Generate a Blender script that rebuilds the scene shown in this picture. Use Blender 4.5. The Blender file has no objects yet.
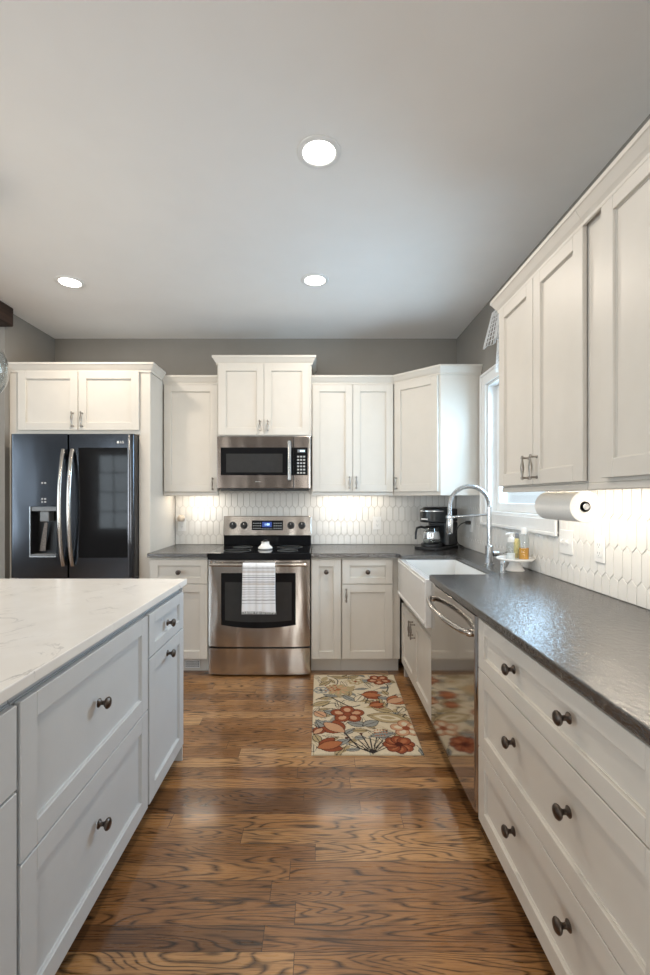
import bpy, bmesh, math, random
import numpy as np
from mathutils import Vector, Matrix

SC = bpy.context.scene
COL = SC.collection
RND = random.Random(11)
PI = math.pi

# ---------------------------------------------------------------- camera
cam_data = bpy.data.cameras.new('camera')
cam_data.sensor_width = 36.0
cam_data.lens = 455.0 / 975.0 * 36.0
cam_data.shift_x = 5.0 / 975.0
cam_data.shift_y = 10.5 / 975.0
cam_data.clip_start = 0.02
cam_data.clip_end = 200
camera = bpy.data.objects.new('camera', cam_data)
COL.objects.link(camera)
camera.location = (0, 0, 1.325)
camera.rotation_euler = (PI / 2, 0, 0)
SC.camera = camera

# ---------------------------------------------------------------- world, daylight, exposure
SC.view_settings.view_transform = 'Standard'
SC.view_settings.look = 'None'
SC.view_settings.gamma = 1.0
SC.view_settings.use_curve_mapping = False
SC.view_settings.exposure = -0.08

world = bpy.data.worlds.new('world')
SC.world = world
world.use_nodes = True
bg = world.node_tree.nodes['Background']
bg.inputs['Color'].default_value = (0.80, 0.91, 1.0, 1)
bg.inputs['Strength'].default_value = 1.2


def area(name, loc, rot, sx, sy, power, color):
    d = bpy.data.lights.new(name, 'AREA')
    d.shape = 'RECTANGLE'
    d.size, d.size_y = sx, sy
    d.energy = power
    d.color = color
    o = bpy.data.objects.new(name, d)
    o.location = loc
    o.rotation_euler = rot
    COL.objects.link(o)
    return o


# daylight through the windows; ground bounce and two tall rear panels are added fill
area('daylight_sink_window', (1.75, 3.08, 2.02), (0, PI / 2 - .10, 0), 0.95, 1.7, 100, (0.50, 0.74, 1.0))
area('sink_window_bounce_fill', (1.75, 2.82, 1.15), (0, PI / 2 + .55, 0), 0.5, 0.95, 22, (0.55, 0.77, 1.0))  # added lamp aimed up to tint the ceiling, standing for ground bounce
area('fill_rear_window', (0.45, -3.20, 1.45), (PI / 2 + .35, 0, 0), 1.0, 1.9, 62, (1.0, 0.97, 0.93))  # added fill outside a made-up window, tilted up to brighten the ceiling
area('fill_rear_middle_window', (-3.0, -3.20, 1.45), (PI / 2 + .35, 0, 0), 1.0, 1.9, 62, (1.0, 0.97, 0.93))  # added fill lamp like the one before, behind another made-up window
area('daylight_rear_left_window', (-4.25, -3.20, 1.45), (PI / 2, 0, 0), 1.1, 1.7, 38, (0.80, 0.90, 1.0))
area('daylight_left_window', (-5.70, -0.2, 1.45), (0, -PI / 2, 0), 1.9, 3.0, 115, (0.74, 0.87, 1.0))

# ---------------------------------------------------------------- mesh helpers
LOC = {}


class MB:
    """Collects shapes and links them as ONE mesh object."""

    def __init__(self, M=None):
        self.bm = bmesh.new()
        self.M = M or Matrix.Identity(4)
        self.mi = 0

    def _v(self, co):
        return self.bm.verts.new(self.M @ Vector(co))

    def _faces(self, vs, faces, smooth=False):
        out = []
        for f in faces:
            try:
                q = self.bm.faces.new([vs[i] for i in f])
            except ValueError:
                continue
            q.material_index = self.mi
            q.smooth = smooth
            out.append(q)
        return out

    def box(self, x0, y0, z0, x1, y1, z1, bev=0.0, seg=1):
        vs = [self._v((x, y, z)) for z in (z0, z1) for y in (y0, y1) for x in (x0, x1)]
        fs = self._faces(vs, [(0, 2, 3, 1), (4, 5, 7, 6), (0, 1, 5, 4), (2, 6, 7, 3), (0, 4, 6, 2), (1, 3, 7, 5)])
        if bev > 0:
            es = list({e for f in fs for e in f.edges})
            r = bmesh.ops.bevel(self.bm, geom=es, offset=bev, segments=seg, profile=0.5, affect='EDGES')
            for f in r['faces']:
                f.material_index = self.mi
        return self

    def prism(self, poly, z0, z1, bev=0.0, seg=1, smooth=False):
        n = len(poly)
        a = [self._v((p[0], p[1], z0)) for p in poly]
        b = [self._v((p[0], p[1], z1)) for p in poly]
        fs = self._faces(a + b, [tuple(range(n))[::-1], tuple(range(n, 2 * n))] +
                         [(i, (i + 1) % n, n + (i + 1) % n, n + i) for i in range(n)])
        for f in fs[2:]:
            f.smooth = smooth
        if bev > 0:
            es = list({e for f in fs[:2] for e in f.edges}) if smooth else list({e for f in fs for e in f.edges})
            r = bmesh.ops.bevel(self.bm, geom=es, offset=bev, segments=seg, profile=0.5, affect='EDGES')
            for f in r['faces']:
                f.material_index = self.mi
        return self

    def lathe(self, prof, c=(0, 0, 0), axis=(0, 0, 1), n=28, sx=1.0):
        ax = Vector(axis).normalized()
        t = Vector((1, 0, 0)) if abs(ax.x) < 0.9 else Vector((0, 1, 0))
        u = ax.cross(t).normalized()
        w = ax.cross(u)
        c = Vector(c)
        rings = []
        for r, h in prof:
            if r <= 1e-6:
                rings.append([self._v(c + ax * h)])
            else:
                rings.append([self._v(c + ax * h + u * (r * math.cos(2 * PI * i / n)) * sx + w * (r * math.sin(2 * PI * i / n))) for i in range(n)])
        for a, b in zip(rings, rings[1:]):
            for i in range(n):
                j = (i + 1) % n
                if len(a) == 1 and len(b) == 1:
                    continue
                if len(a) == 1:
                    q = [a[0], b[i], b[j]]
                elif len(b) == 1:
                    q = [a[i], b[0], a[j]]
                else:
                    q = [a[i], b[i], b[j], a[j]]
                f = self.bm.faces.new(q)
                f.smooth = True
                f.material_index = self.mi
        for ring in (rings[0], rings[-1]):
            if len(ring) > 2:
                f = self.bm.faces.new(ring)
                f.material_index = self.mi
        return self

    def cyl(self, p0, p1, r0, r1=None, n=20):
        p0, p1 = Vector(p0), Vector(p1)
        d = p1 - p0
        return self.lathe([(r0, 0), (r0 if r1 is None else r1, d.length)], p0, d, n)

    def tube(self, pts, r, n=12, flat=1.0, up=None):
        pts = [Vector(p) for p in pts]
        rings = []
        prev = None
        for i, p in enumerate(pts):
            d = (pts[min(i + 1, len(pts) - 1)] - pts[max(i - 1, 0)]).normalized()
            if prev is None:
                t = Vector(up) if up else (Vector((0, 0, 1)) if abs(d.z) < 0.9 else Vector((1, 0, 0)))
                u = (t - d * t.dot(d)).normalized()
            else:
                u = (prev - d * prev.dot(d)).normalized()
            prev = u
            w = d.cross(u)
            rr = r[i] if isinstance(r, (list, tuple)) else r
            rings.append([self._v(p + u * (rr * math.cos(2 * PI * k / n)) + w * (rr * flat * math.sin(2 * PI * k / n))) for k in range(n)])
        for a, b in zip(rings, rings[1:]):
            for k in range(n):
                j = (k + 1) % n
                f = self.bm.faces.new([a[k], b[k], b[j], a[j]])
                f.smooth = True
                f.material_index = self.mi
        for ring in (rings[0], rings[-1]):
            f = self.bm.faces.new(ring)
            f.material_index = self.mi
        return self

    def sphere(self, c, r, n=12, sz=1.0):
        k = max(4, n // 2)
        prof = [(r * math.sin(PI * i / k), -r * sz * math.cos(PI * i / k)) for i in range(k + 1)]
        prof[0] = (0, -r * sz)
        prof[-1] = (0, r * sz)
        return self.lathe(prof, c, (0, 0, 1), n)

    def sweep(self, path, prof, z):
        """mitred moulding: path in XY, profile (offset to the right of travel, height)"""
        P = [Vector((p[0], p[1])) for p in path]
        rings = []
        for i, p in enumerate(P):
            ns = []
            if i > 0:
                d = (P[i] - P[i - 1]).normalized()
                ns.append(Vector((d.y, -d.x)))
            if i < len(P) - 1:
                d = (P[i + 1] - P[i]).normalized()
                ns.append(Vector((d.y, -d.x)))
            m = ns[0] if len(ns) == 1 else (ns[0] + ns[1]) / (1 + ns[0].dot(ns[1]))
            rings.append([self._v((p.x + m.x * d_, p.y + m.y * d_, z + h)) for d_, h in prof])
        n = len(prof)
        for a, b in zip(rings, rings[1:]):
            for k in range(n):
                j = (k + 1) % n
                f = self.bm.faces.new([a[k], b[k], b[j], a[j]])
                f.material_index = self.mi
        for ring in (rings[0], rings[-1]):
            f = self.bm.faces.new(ring)
            f.material_index = self.mi
        return self

    def build(self, name, mats, parent=None, sharp=35, recalc=True, base=None):
        if recalc:
            bmesh.ops.recalc_face_normals(self.bm, faces=self.bm.faces[:])
        loc = LOC[parent] if parent is not None else Vector(base or (0, 0, 0))
        if loc.length > 0:
            bmesh.ops.translate(self.bm, verts=self.bm.verts[:], vec=-loc)
        me = bpy.data.meshes.new(name)
        self.bm.to_mesh(me)
        self.bm.free()
        sm = np.empty(len(me.polygons), dtype=bool)
        me.polygons.foreach_get('use_smooth', sm)
        me.set_sharp_from_angle(angle=math.radians(sharp))
        me.polygons.foreach_set('use_smooth', sm)
        for m in (mats if isinstance(mats, (list, tuple)) else [mats]):
            me.materials.append(m)
        o = bpy.data.objects.new(name, me)
        COL.objects.link(o)
        if parent is not None:
            o.parent = parent
        else:
            o.location = loc
        LOC[o] = loc
        return o


def tag(o, label, cat, group=None, kind=None):
    o['label'] = label
    o['category'] = cat
    if group:
        o['group'] = group
    if kind:
        o['kind'] = kind
    return o


def thing(name, label, cat, loc=(0, 0, 0), group=None):
    o = bpy.data.objects.new(name, None)
    o.empty_display_size = 0.05
    o.location = loc
    COL.objects.link(o)
    LOC[o] = Vector(loc)
    return tag(o, label, cat, group)


def struct(o):
    o['kind'] = 'structure'
    return o


def face_frame(o, U, N):
    """local (u along the face, n outward, v up) -> world"""
    U, N, Z = Vector(U), Vector(N), Vector((0, 0, 1))
    return Matrix(((U.x, N.x, Z.x, o[0]), (U.y, N.y, Z.y, o[1]), (U.z, N.z, Z.z, o[2]), (0, 0, 0, 1)))


# ---------------------------------------------------------------- materials
def nodes_of(name):
    m = bpy.data.materials.new(name)
    m.use_nodes = True
    nt = m.node_tree
    return m, nt, nt.nodes['Principled BSDF']


def nd(nt, kind, **kw):
    n = nt.nodes.new(kind)
    for k, v in kw.items():
        setattr(n, k, v)
    return n


def math_(nt, op, a, b=None, clamp=False):
    n = nt.nodes.new('ShaderNodeMath')
    n.operation = op
    n.use_clamp = clamp
    for i, x in enumerate((a, b)):
        if x is None:
            continue
        if isinstance(x, (int, float)):
            n.inputs[i].default_value = x
        else:
            nt.links.new(x, n.inputs[i])
    return n.outputs[0]


def ramp(nt, fac, stops):
    n = nt.nodes.new('ShaderNodeValToRGB')
    el = n.color_ramp.elements
    while len(el) < len(stops):
        el.new(0.5)
    for e, (p, c) in zip(el, stops):
        e.position = p
        e.color = (*c, 1) if len(c) == 3 else c
    nt.links.new(fac, n.inputs[0])
    return n.outputs[0]


def mixc(nt, fac, a, b, mode='MIX'):
    n = nt.nodes.new('ShaderNodeMix')
    n.data_type = 'RGBA'
    n.blend_type = mode
    for sock, x in ((n.inputs[0], fac), (n.inputs[6], a), (n.inputs[7], b)):
        if isinstance(x, (int, float)):
            sock.default_value = x
        elif isinstance(x, tuple):
            sock.default_value = (*x, 1)
        else:
            nt.links.new(x, sock)
    return n.outputs[2]


def noise(nt, vec, scale, detail=2.0, rough=0.5, dist=0.0):
    n = nt.nodes.new('ShaderNodeTexNoise')
    n.inputs['Scale'].default_value = scale
    n.inputs['Detail'].default_value = detail
    n.inputs['Roughness'].default_value = rough
    n.inputs['Distortion'].default_value = dist
    if vec is not None:
        nt.links.new(vec, n.inputs['Vector'])
    return n.outputs['Fac']


def objco(nt, scale=None):
    t = nt.nodes.new('ShaderNodeTexCoord').outputs['Object']
    if scale:
        m = nt.nodes.new('ShaderNodeMapping')
        m.inputs['Scale'].default_value = scale
        nt.links.new(t, m.inputs['Vector'])
        return m.outputs['Vector']
    return t


def bump(nt, b, height, strength, dist=0.002):
    n = nt.nodes.new('ShaderNodeBump')
    n.inputs['Strength'].default_value = strength
    n.inputs['Distance'].default_value = dist
    nt.links.new(height, n.inputs['Height'])
    nt.links.new(n.outputs['Normal'], b.inputs['Normal'])


def simple(name, col, rough=0.5, metal=0.0, var=0.04, scale=25.0, bmp=0.0, stretch=None, coat=0.0, spec=None):
    """one colour with a little procedural variation"""
    m, nt, b = nodes_of(name)
    co = objco(nt, stretch)
    f = noise(nt, co, scale, 3)
    lo = tuple(max(0, c * (1 - var)) for c in col)
    hi = tuple(min(1, c * (1 + var)) for c in col)
    nt.links.new(ramp(nt, f, [(0.3, lo), (0.7, hi)]), b.inputs['Base Color'])
    b.inputs['Metallic'].default_value = metal
    b.inputs['Roughness'].default_value = rough
    if spec is not None:
        b.inputs['Specular IOR Level'].default_value = spec
    if coat:
        b.inputs['Coat Weight'].default_value = coat
        b.inputs['Coat Roughness'].default_value = 0.08
    if bmp:
        bump(nt, b, f, bmp)
    return m


def brushed(name, col, rough, stretch, wav=0.0):
    m, nt, b = nodes_of(name)
    f = noise(nt, objco(nt, stretch), 40, 4, 0.6)
    r = nd(nt, 'ShaderNodeMapRange')
    r.inputs['To Min'].default_value = rough * 0.75
    r.inputs['To Max'].default_value = rough * 1.3
    nt.links.new(f, r.inputs['Value'])
    nt.links.new(r.outputs[0], b.inputs['Roughness'])
    nt.links.new(ramp(nt, f, [(0.3, tuple(c * 0.94 for c in col)), (0.7, col)]), b.inputs['Base Color'])
    b.inputs['Metallic'].default_value = 1.0
    if wav:
        w = noise(nt, objco(nt, (1.6, 1.6, 0.5)), 3.5, 1)
        bump(nt, b, w, wav, 0.02)
    return m


def emit(name, col, strength):
    m, nt, b = nodes_of(name)
    b.inputs['Base Color'].default_value = (*col, 1)
    f = noise(nt, objco(nt), 8, 1)
    nt.links.new(ramp(nt, f, [(0, col), (1, tuple(min(1, c * 1.02) for c in col))]), b.inputs['Emission Color'])
    b.inputs['Emission Strength'].default_value = strength
    return m


def thin_glass(name, tint=(0.97, 0.985, 0.98), gloss=0.08):
    m = bpy.data.materials.new(name)
    m.use_nodes = True
    nt = m.node_tree
    nt.nodes.clear()
    out = nd(nt, 'ShaderNodeOutputMaterial')
    tr = nd(nt, 'ShaderNodeBsdfTransparent')
    tr.inputs[0].default_value = (*tint, 1)
    gl = nd(nt, 'ShaderNodeBsdfGlossy')
    gl.inputs['Roughness'].default_value = 0.02
    lw = nd(nt, 'ShaderNodeLayerWeight')
    lw.inputs['Blend'].default_value = 0.5
    refl = math_(nt, 'ADD', math_(nt, 'MULTIPLY', math_(nt, 'POWER', lw.outputs['Facing'], 4.0), 0.75), 0.02 + gloss * .2)
    mx = nd(nt, 'ShaderNodeMixShader')
    nt.links.new(refl, mx.inputs[0])
    nt.links.new(tr.outputs[0], mx.inputs[1])
    nt.links.new(gl.outputs[0], mx.inputs[2])
    nt.links.new(mx.outputs[0], out.inputs[0])
    return m


def vcol(name, rough=0.95, bs=0.5, bscale=500):
    m, nt, b = nodes_of(name)
    a = nd(nt, 'ShaderNodeVertexColor', layer_name='pattern')
    nt.links.new(a.outputs['Color'], b.inputs['Base Color'])
    b.inputs['Roughness'].default_value = rough
    b.inputs['Specular IOR Level'].default_value = 0.15
    bump(nt, b, noise(nt, objco(nt), bscale, 2), bs, 0.002)
    return m


def wood_floor():
    m, nt, b = nodes_of('oak_floor')
    co = nd(nt, 'ShaderNodeTexCoord').outputs['Object']
    s = nd(nt, 'ShaderNodeSeparateXYZ')
    nt.links.new(co, s.inputs[0])
    x, y = s.outputs[0], s.outputs[1]
    py = math_(nt, 'DIVIDE', y, 0.083)
    row = math_(nt, 'FLOOR', py)
    fy = math_(nt, 'FRACT', py)
    w1 = nd(nt, 'ShaderNodeTexWhiteNoise', noise_dimensions='1D')
    nt.links.new(row, w1.inputs['W'])
    px = math_(nt, 'DIVIDE', math_(nt, 'ADD', x, math_(nt, 'MULTIPLY', w1.outputs[0], 7.0)), 0.95)
    colm = math_(nt, 'FLOOR', px)
    fx = math_(nt, 'FRACT', px)
    cid = nd(nt, 'ShaderNodeCombineXYZ')
    nt.links.new(row, cid.inputs[0])
    nt.links.new(colm, cid.inputs[1])
    w2 = nd(nt, 'ShaderNodeTexWhiteNoise', noise_dimensions='3D')
    nt.links.new(cid.outputs[0], w2.inputs['Vector'])
    sc = nd(nt, 'ShaderNodeSeparateColor')
    nt.links.new(w2.outputs['Color'], sc.inputs[0])
    r1, r2, r3 = sc.outputs[0], sc.outputs[1], sc.outputs[2]

    def gv(kx, ky):
        c = nd(nt, 'ShaderNodeCombineXYZ')
        nt.links.new(math_(nt, 'ADD', math_(nt, 'MULTIPLY', x, kx), math_(nt, 'MULTIPLY', r1, 91.0)), c.inputs[0])
        nt.links.new(math_(nt, 'ADD', math_(nt, 'MULTIPLY', y, ky), math_(nt, 'MULTIPLY', r2, 57.0)), c.inputs[1])
        nt.links.new(math_(nt, 'MULTIPLY', r3, 23.0), c.inputs[2])
        return c.outputs[0]

    broad = noise(nt, gv(1.25, 9.0), 1.0, 2.0, 0.40, 0.25)
    saw = math_(nt, 'FRACT', math_(nt, 'MULTIPLY', broad, 22.0))
    eg = nd(nt, 'ShaderNodeMapRange')
    eg.inputs['From Min'].default_value = 0.27
    eg.inputs['From Max'].default_value = 0.50
    nt.links.new(math_(nt, 'ABSOLUTE', math_(nt, 'SUBTRACT', saw, 0.5)), eg.inputs['Value'])
    rings = eg.outputs[0]
    brk = nd(nt, 'ShaderNodeMapRange')
    brk.inputs['From Min'].default_value = 0.36
    brk.inputs['From Max'].default_value = 0.50
    nt.links.new(noise(nt, gv(5.0, 55.0), 1.0, 4, 0.7), brk.inputs['Value'])
    rings = math_(nt, 'MULTIPLY', rings, brk.outputs[0])
    fine = noise(nt, gv(9.0, 170.0), 1.0, 3, 0.6)
    blot = noise(nt, co, 2.2, 3)
    base = ramp(nt, r3, [(0.0, (0.185, 0.086, 0.034)), (0.25, (0.345, 0.163, 0.060)), (0.7, (0.48, 0.246, 0.094)), (1.0, (0.63, 0.368, 0.165))])
    bm_ = nd(nt, 'ShaderNodeMapRange')
    bm_.inputs['From Min'].default_value = 0.42
    bm_.inputs['From Max'].default_value = 0.70
    nt.links.new(blot, bm_.inputs['Value'])
    base = mixc(nt, math_(nt, 'MULTIPLY', bm_.outputs[0], 0.8), base, mixc(nt, 1.0, base, (0.50, 0.46, 0.44), 'MULTIPLY'))
    c = mixc(nt, math_(nt, 'MULTIPLY', rings, 0.95), base, mixc(nt, 1.0, base, (0.09, 0.07, 0.06), 'MULTIPLY'))
    ff = nd(nt, 'ShaderNodeMapRange')
    ff.inputs['From Min'].default_value = 0.48
    ff.inputs['From Max'].default_value = 0.72
    nt.links.new(fine, ff.inputs['Value'])
    c = mixc(nt, math_(nt, 'MULTIPLY', ff.outputs[0], 0.8), c, mixc(nt, 1.0, c, (0.35, 0.28, 0.24), 'MULTIPLY'))
    gy = math_(nt, 'GREATER_THAN', math_(nt, 'ABSOLUTE', math_(nt, 'SUBTRACT', fy, 0.5)), 0.489)
    gx = math_(nt, 'GREATER_THAN', math_(nt, 'ABSOLUTE', math_(nt, 'SUBTRACT', fx, 0.5)), 0.4988)
    gap = math_(nt, 'MAXIMUM', gy, gx)
    c = mixc(nt, math_(nt, 'MULTIPLY', gap, 0.8), c, (0.02, 0.01, 0.005))
    nt.links.new(c, b.inputs['Base Color'])
    rr = nd(nt, 'ShaderNodeMapRange')
    b.inputs['Coat Weight'].default_value = 0.5
    b.inputs['Coat Roughness'].default_value = 0.13
    rr.inputs['To Min'].default_value = 0.22
    rr.inputs['To Max'].default_value = 0.36
    nt.links.new(fine, rr.inputs['Value'])
    nt.links.new(rr.outputs[0], b.inputs['Roughness'])
    h = math_(nt, 'SUBTRACT', math_(nt, 'MULTIPLY', noise(nt, gv(3.0, 30.0), 1.0, 2), 0.5), gap)
    bump(nt, b, h, 0.35, 0.0012)
    return m


def granite():
    m, nt, b = nodes_of('leathered_granite')
    co = objco(nt)
    v = nd(nt, 'ShaderNodeTexVoronoi')
    v.inputs['Scale'].default_value = 210
    nt.links.new(co, v.inputs['Vector'])
    n1 = noise(nt, co, 55, 5, 0.65)
    n2 = noise(nt, co, 160, 2, 0.6)
    c = ramp(nt, n1, [(0.36, (0.014, 0.012, 0.011)), (0.52, (0.035, 0.030, 0.027)), (0.64, (0.10, 0.088, 0.078)), (0.75, (0.21, 0.19, 0.17))])
    c = mixc(nt, math_(nt, 'MULTIPLY', v.outputs['Distance'], 0.6), c, (0.020, 0.017, 0.016))
    nt.links.new(c, b.inputs['Base Color'])
    r = nd(nt, 'ShaderNodeMapRange')
    r.inputs['To Min'].default_value = 0.15
    r.inputs['To Max'].default_value = 0.31
    nt.links.new(n2, r.inputs['Value'])
    nt.links.new(r.outputs[0], b.inputs['Roughness'])
    b.inputs['IOR'].default_value = 2.2
    h = math_(nt, 'ADD', noise(nt, objco(nt, (1, .6, 1)), 78, 2, 0.55), math_(nt, 'MULTIPLY', n2, 0.35))
    bump(nt, b, h, 0.6, 0.0045)
    return m


def quartz():
    m, nt, b = nodes_of('veined_quartz')
    co = objco(nt)
    n = noise(nt, co, 3.0, 6, 0.62, 1.4)
    d = math_(nt, 'ABSOLUTE', math_(nt, 'SUBTRACT', n, 0.5))
    line = nd(nt, 'ShaderNodeMapRange')
    line.inputs['From Min'].default_value = 0.0
    line.inputs['From Max'].default_value = 0.022
    line.inputs['To Min'].default_value = 1.0
    line.inputs['To Max'].default_value = 0.0
    nt.links.new(d, line.inputs['Value'])
    mask = nd(nt, 'ShaderNodeMapRange')
    mask.inputs['From Min'].default_value = 0.48
    mask.inputs['From Max'].default_value = 0.68
    nt.links.new(noise(nt, co, 5.5, 2), mask.inputs['Value'])
    f = math_(nt, 'MULTIPLY', math_(nt, 'MULTIPLY', line.outputs[0], mask.outputs[0]), 0.65)
    base = ramp(nt, noise(nt, co, 9, 3), [(0.3, (0.83, 0.80, 0.76)), (0.7, (0.88, 0.855, 0.82))])
    nt.links.new(mixc(nt, f, base, (0.36, 0.35, 0.35)), b.inputs['Base Color'])
    b.inputs['Roughness'].default_value = 0.22
    return m


M = {}
M['wall'] = simple('grey_wall_paint', (0.265, 0.247, 0.222), 0.7, var=0.02, scale=8, bmp=0.03)
M['ceiling'] = simple('ceiling_paint', (0.86, 0.855, 0.845), 0.9, var=0.01, scale=6)
M['trimwhite'] = simple('white_trim_paint', (0.80, 0.80, 0.79), 0.4, var=0.015)
M['cab'] = simple('white_cabinet_paint', (0.665, 0.625, 0.565), 0.38, var=0.015, scale=10)
M['isl'] = simple('grey_island_paint', (0.575, 0.59, 0.60), 0.40, var=0.015, scale=10)
M['isl_shade'] = simple('grey_island_frame_shaded', (0.42, 0.43, 0.44), 0.5, var=0.02, scale=10)  # darker copy of the island paint; gap shade put into the colour
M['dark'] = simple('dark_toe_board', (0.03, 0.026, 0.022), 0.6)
M['floor'] = wood_floor()
M['granite'] = granite()
M['quartz'] = quartz()
M['tile'] = simple('glazed_white_tile', (0.76, 0.745, 0.715), 0.25, var=0.03, scale=9, coat=0.3)
M['grout'] = simple('grey_grout', (0.50, 0.48, 0.45), 0.9, var=0.05)
M['steel'] = brushed('brushed_stainless', (0.54, 0.50, 0.46), 0.20, (1, 1, 40), 0.9)
M['steel_v'] = brushed('dishwasher_stainless', (0.50, 0.47, 0.44), 0.09, (30, 30, 1))
M['darksteel'] = brushed('black_stainless', (0.088, 0.093, 0.105), 0.16, (1, 1, 40), 0.10)
M['microsteel'] = brushed('warm_black_stainless', (0.19, 0.162, 0.146), 0.22, (1, 1, 40), 0.5)
M['nickel'] = simple('antique_nickel', (0.33, 0.30, 0.265), 0.32, 1.0, var=0.1, scale=120)
M['bronze'] = simple('oil_rubbed_bronze', (0.13, 0.105, 0.09), 0.34, 1.0, var=0.25, scale=90)
M['chrome'] = simple('satin_chrome', (0.55, 0.56, 0.57), 0.24, 1.0, var=0.03)
M['blackglass'] = simple('black_glass', (0.010, 0.010, 0.011), 0.05, 0.0, var=0.05, spec=0.22)
M['ovenglass'] = simple('oven_window_glass', (0.040, 0.040, 0.040), 0.07, 0.0, var=0.05, spec=0.5)
M['blackplastic'] = simple('black_plastic', (0.010, 0.010, 0.011), 0.30, var=0.1)
M['greyplastic'] = simple('grey_plastic', (0.20, 0.21, 0.22), 0.35, var=0.05)
M['white'] = simple('white_plastic', (0.80, 0.80, 0.79), 0.35, var=0.01)
M['beige'] = simple('beige_plastic', (0.55, 0.47, 0.38), 0.4, var=0.04)
M['porcelain'] = simple('white_fireclay', (0.75, 0.735, 0.71), 0.14, var=0.01, coat=0.4)
M['ceramic'] = simple('white_ceramic', (0.84, 0.82, 0.79), 0.2, var=0.01, coat=0.3)
M['paper'] = simple('paper_towel', (0.82, 0.80, 0.76), 0.95, var=0.03, scale=160, bmp=0.35)
M['card'] = simple('cardboard_core', (0.40, 0.26, 0.14), 0.85, var=0.1)
M['beam'] = simple('dark_stained_beam', (0.030, 0.014, 0.008), 0.6, var=0.5, scale=9, bmp=0.3, stretch=(8, 0.8, 8))
M['lace'] = simple('white_lace', (0.80, 0.80, 0.80), 0.95, var=0.04, scale=300)
M['pane'] = thin_glass('window_glass')
M['clear'] = thin_glass('clear_glass', (0.95, 0.97, 0.97), 0.15)
M['bottleglass'] = thin_glass('clear_bottle_plastic', (0.90, 0.93, 0.94), 0.1)
M['amber'] = simple('amber_soap', (0.62, 0.30, 0.04), 0.15, var=0.08)
M['yellow'] = simple('yellow_label', (0.55, 0.47, 0.20), 0.5, var=0.4, scale=60)
M['lens'] = emit('lamp_lens', (1.0, 0.95, 0.87), 9.0)
M['led'] = emit('led_diffuser', (1.0, 0.92, 0.80), 4.0)
M['bluelcd'] = emit('blue_display', (0.02, 0.06, 0.30), 0.35)
M['digit'] = emit('display_digits', (0.55, 0.80, 1.0), 2.0)
M['greytext'] = simple('grey_print', (0.45, 0.45, 0.45), 0.5)
M['leaf'] = simple('tree_leaf', (0.16, 0.27, 0.09), 0.6, var=0.4, scale=3)
M['bark'] = simple('tree_bark', (0.12, 0.08, 0.05), 0.9, var=0.3)
M['lawn'] = simple('lawn_grass', (0.16, 0.24, 0.07), 0.95, var=0.4, scale=12)

# ---------------------------------------------------------------- the room
XW, YW, ZC = 1.215, 4.044, 2.74          # right wall, back wall, ceiling
XL = -2.356                               # left wall return beside the refrigerator
XO, YR = -5.5, -3.0                       # outer left wall and rear wall of the open room


def wall_boxes(mb, axis, p0, p1, a0, a1, z0, z1, holes):
    """wall slab between p0..p1 on its thin axis with rectangular openings (a0,a1,z0,z1)"""
    def add(u0, u1, w0, w1):
        if u1 - u0 < 1e-4 or w1 - w0 < 1e-4:
            return
        if axis == 'x':
            mb.box(p0, u0, w0, p1, u1, w1)
        else:
            mb.box(u0, p0, w0, u1, p1, w1)
    cur = a0
    for h0, h1, w0, w1 in sorted(holes):
        add(cur, h0, z0, z1)
        add(h0, h1, z0, w0)
        add(h0, h1, w1, z1)
        cur = h1
    add(cur, a1, z0, z1)


mb = MB(); mb.box(XO - .14, YR - .14, -0.10, XW + .14, YW + .14, 0)
tag(struct(mb.build('floor', M['floor'])), 'stained oak plank floor', 'floor')
mb = MB(); mb.box(XO - .14, YR - .14, ZC, XW + .14, YW + .14, ZC + .10)
tag(struct(mb.build('ceiling', M['ceiling'])), 'flat white ceiling with recessed lights', 'ceiling')
WIN = (2.385, 3.305, 1.215, 2.150)
mb = MB(); wall_boxes(mb, 'x', XW, XW + .14, YR - .14, YW, 0, ZC, [WIN])
tag(struct(mb.build('wall_right', M['wall'])), 'grey wall on the right with the sink window', 'wall')
mb = MB(); mb.box(XO - .14, YW, 0, XW + .14, YW + .14, ZC)
tag(struct(mb.build('wall_back', M['wall'])), 'grey back wall behind the range', 'wall')
mb = MB(); mb.box(XL - .12, 3.40, 0, XL, YW - .0005, ZC)
tag(struct(mb.build('wall_left', M['wall'])), 'short grey wall return left of the refrigerator', 'wall')
LWIN = (-1.75, 1.35, 0.5, 2.4)
mb = MB(); wall_boxes(mb, 'x', XO - .14, XO, YR - .14, YW, 0, ZC, [LWIN])
tag(struct(mb.build('wall_outer', M['wall'])), 'grey outer wall of the next room', 'wall')
RW1, RW2, RW3 = (-0.05, 0.95, 0.45, 2.45), (-4.80, -3.70, 0.60, 2.30), (-3.50, -2.50, 0.45, 2.45)  # the two tall openings are added to let light in
mb = MB(); wall_boxes(mb, 'y', YR - .14, YR, XO, XW, 0, ZC, [RW1, RW2, RW3])
tag(struct(mb.build('wall_rear', M['wall'])), 'grey rear wall with window openings, some added for light', 'wall')


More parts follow.
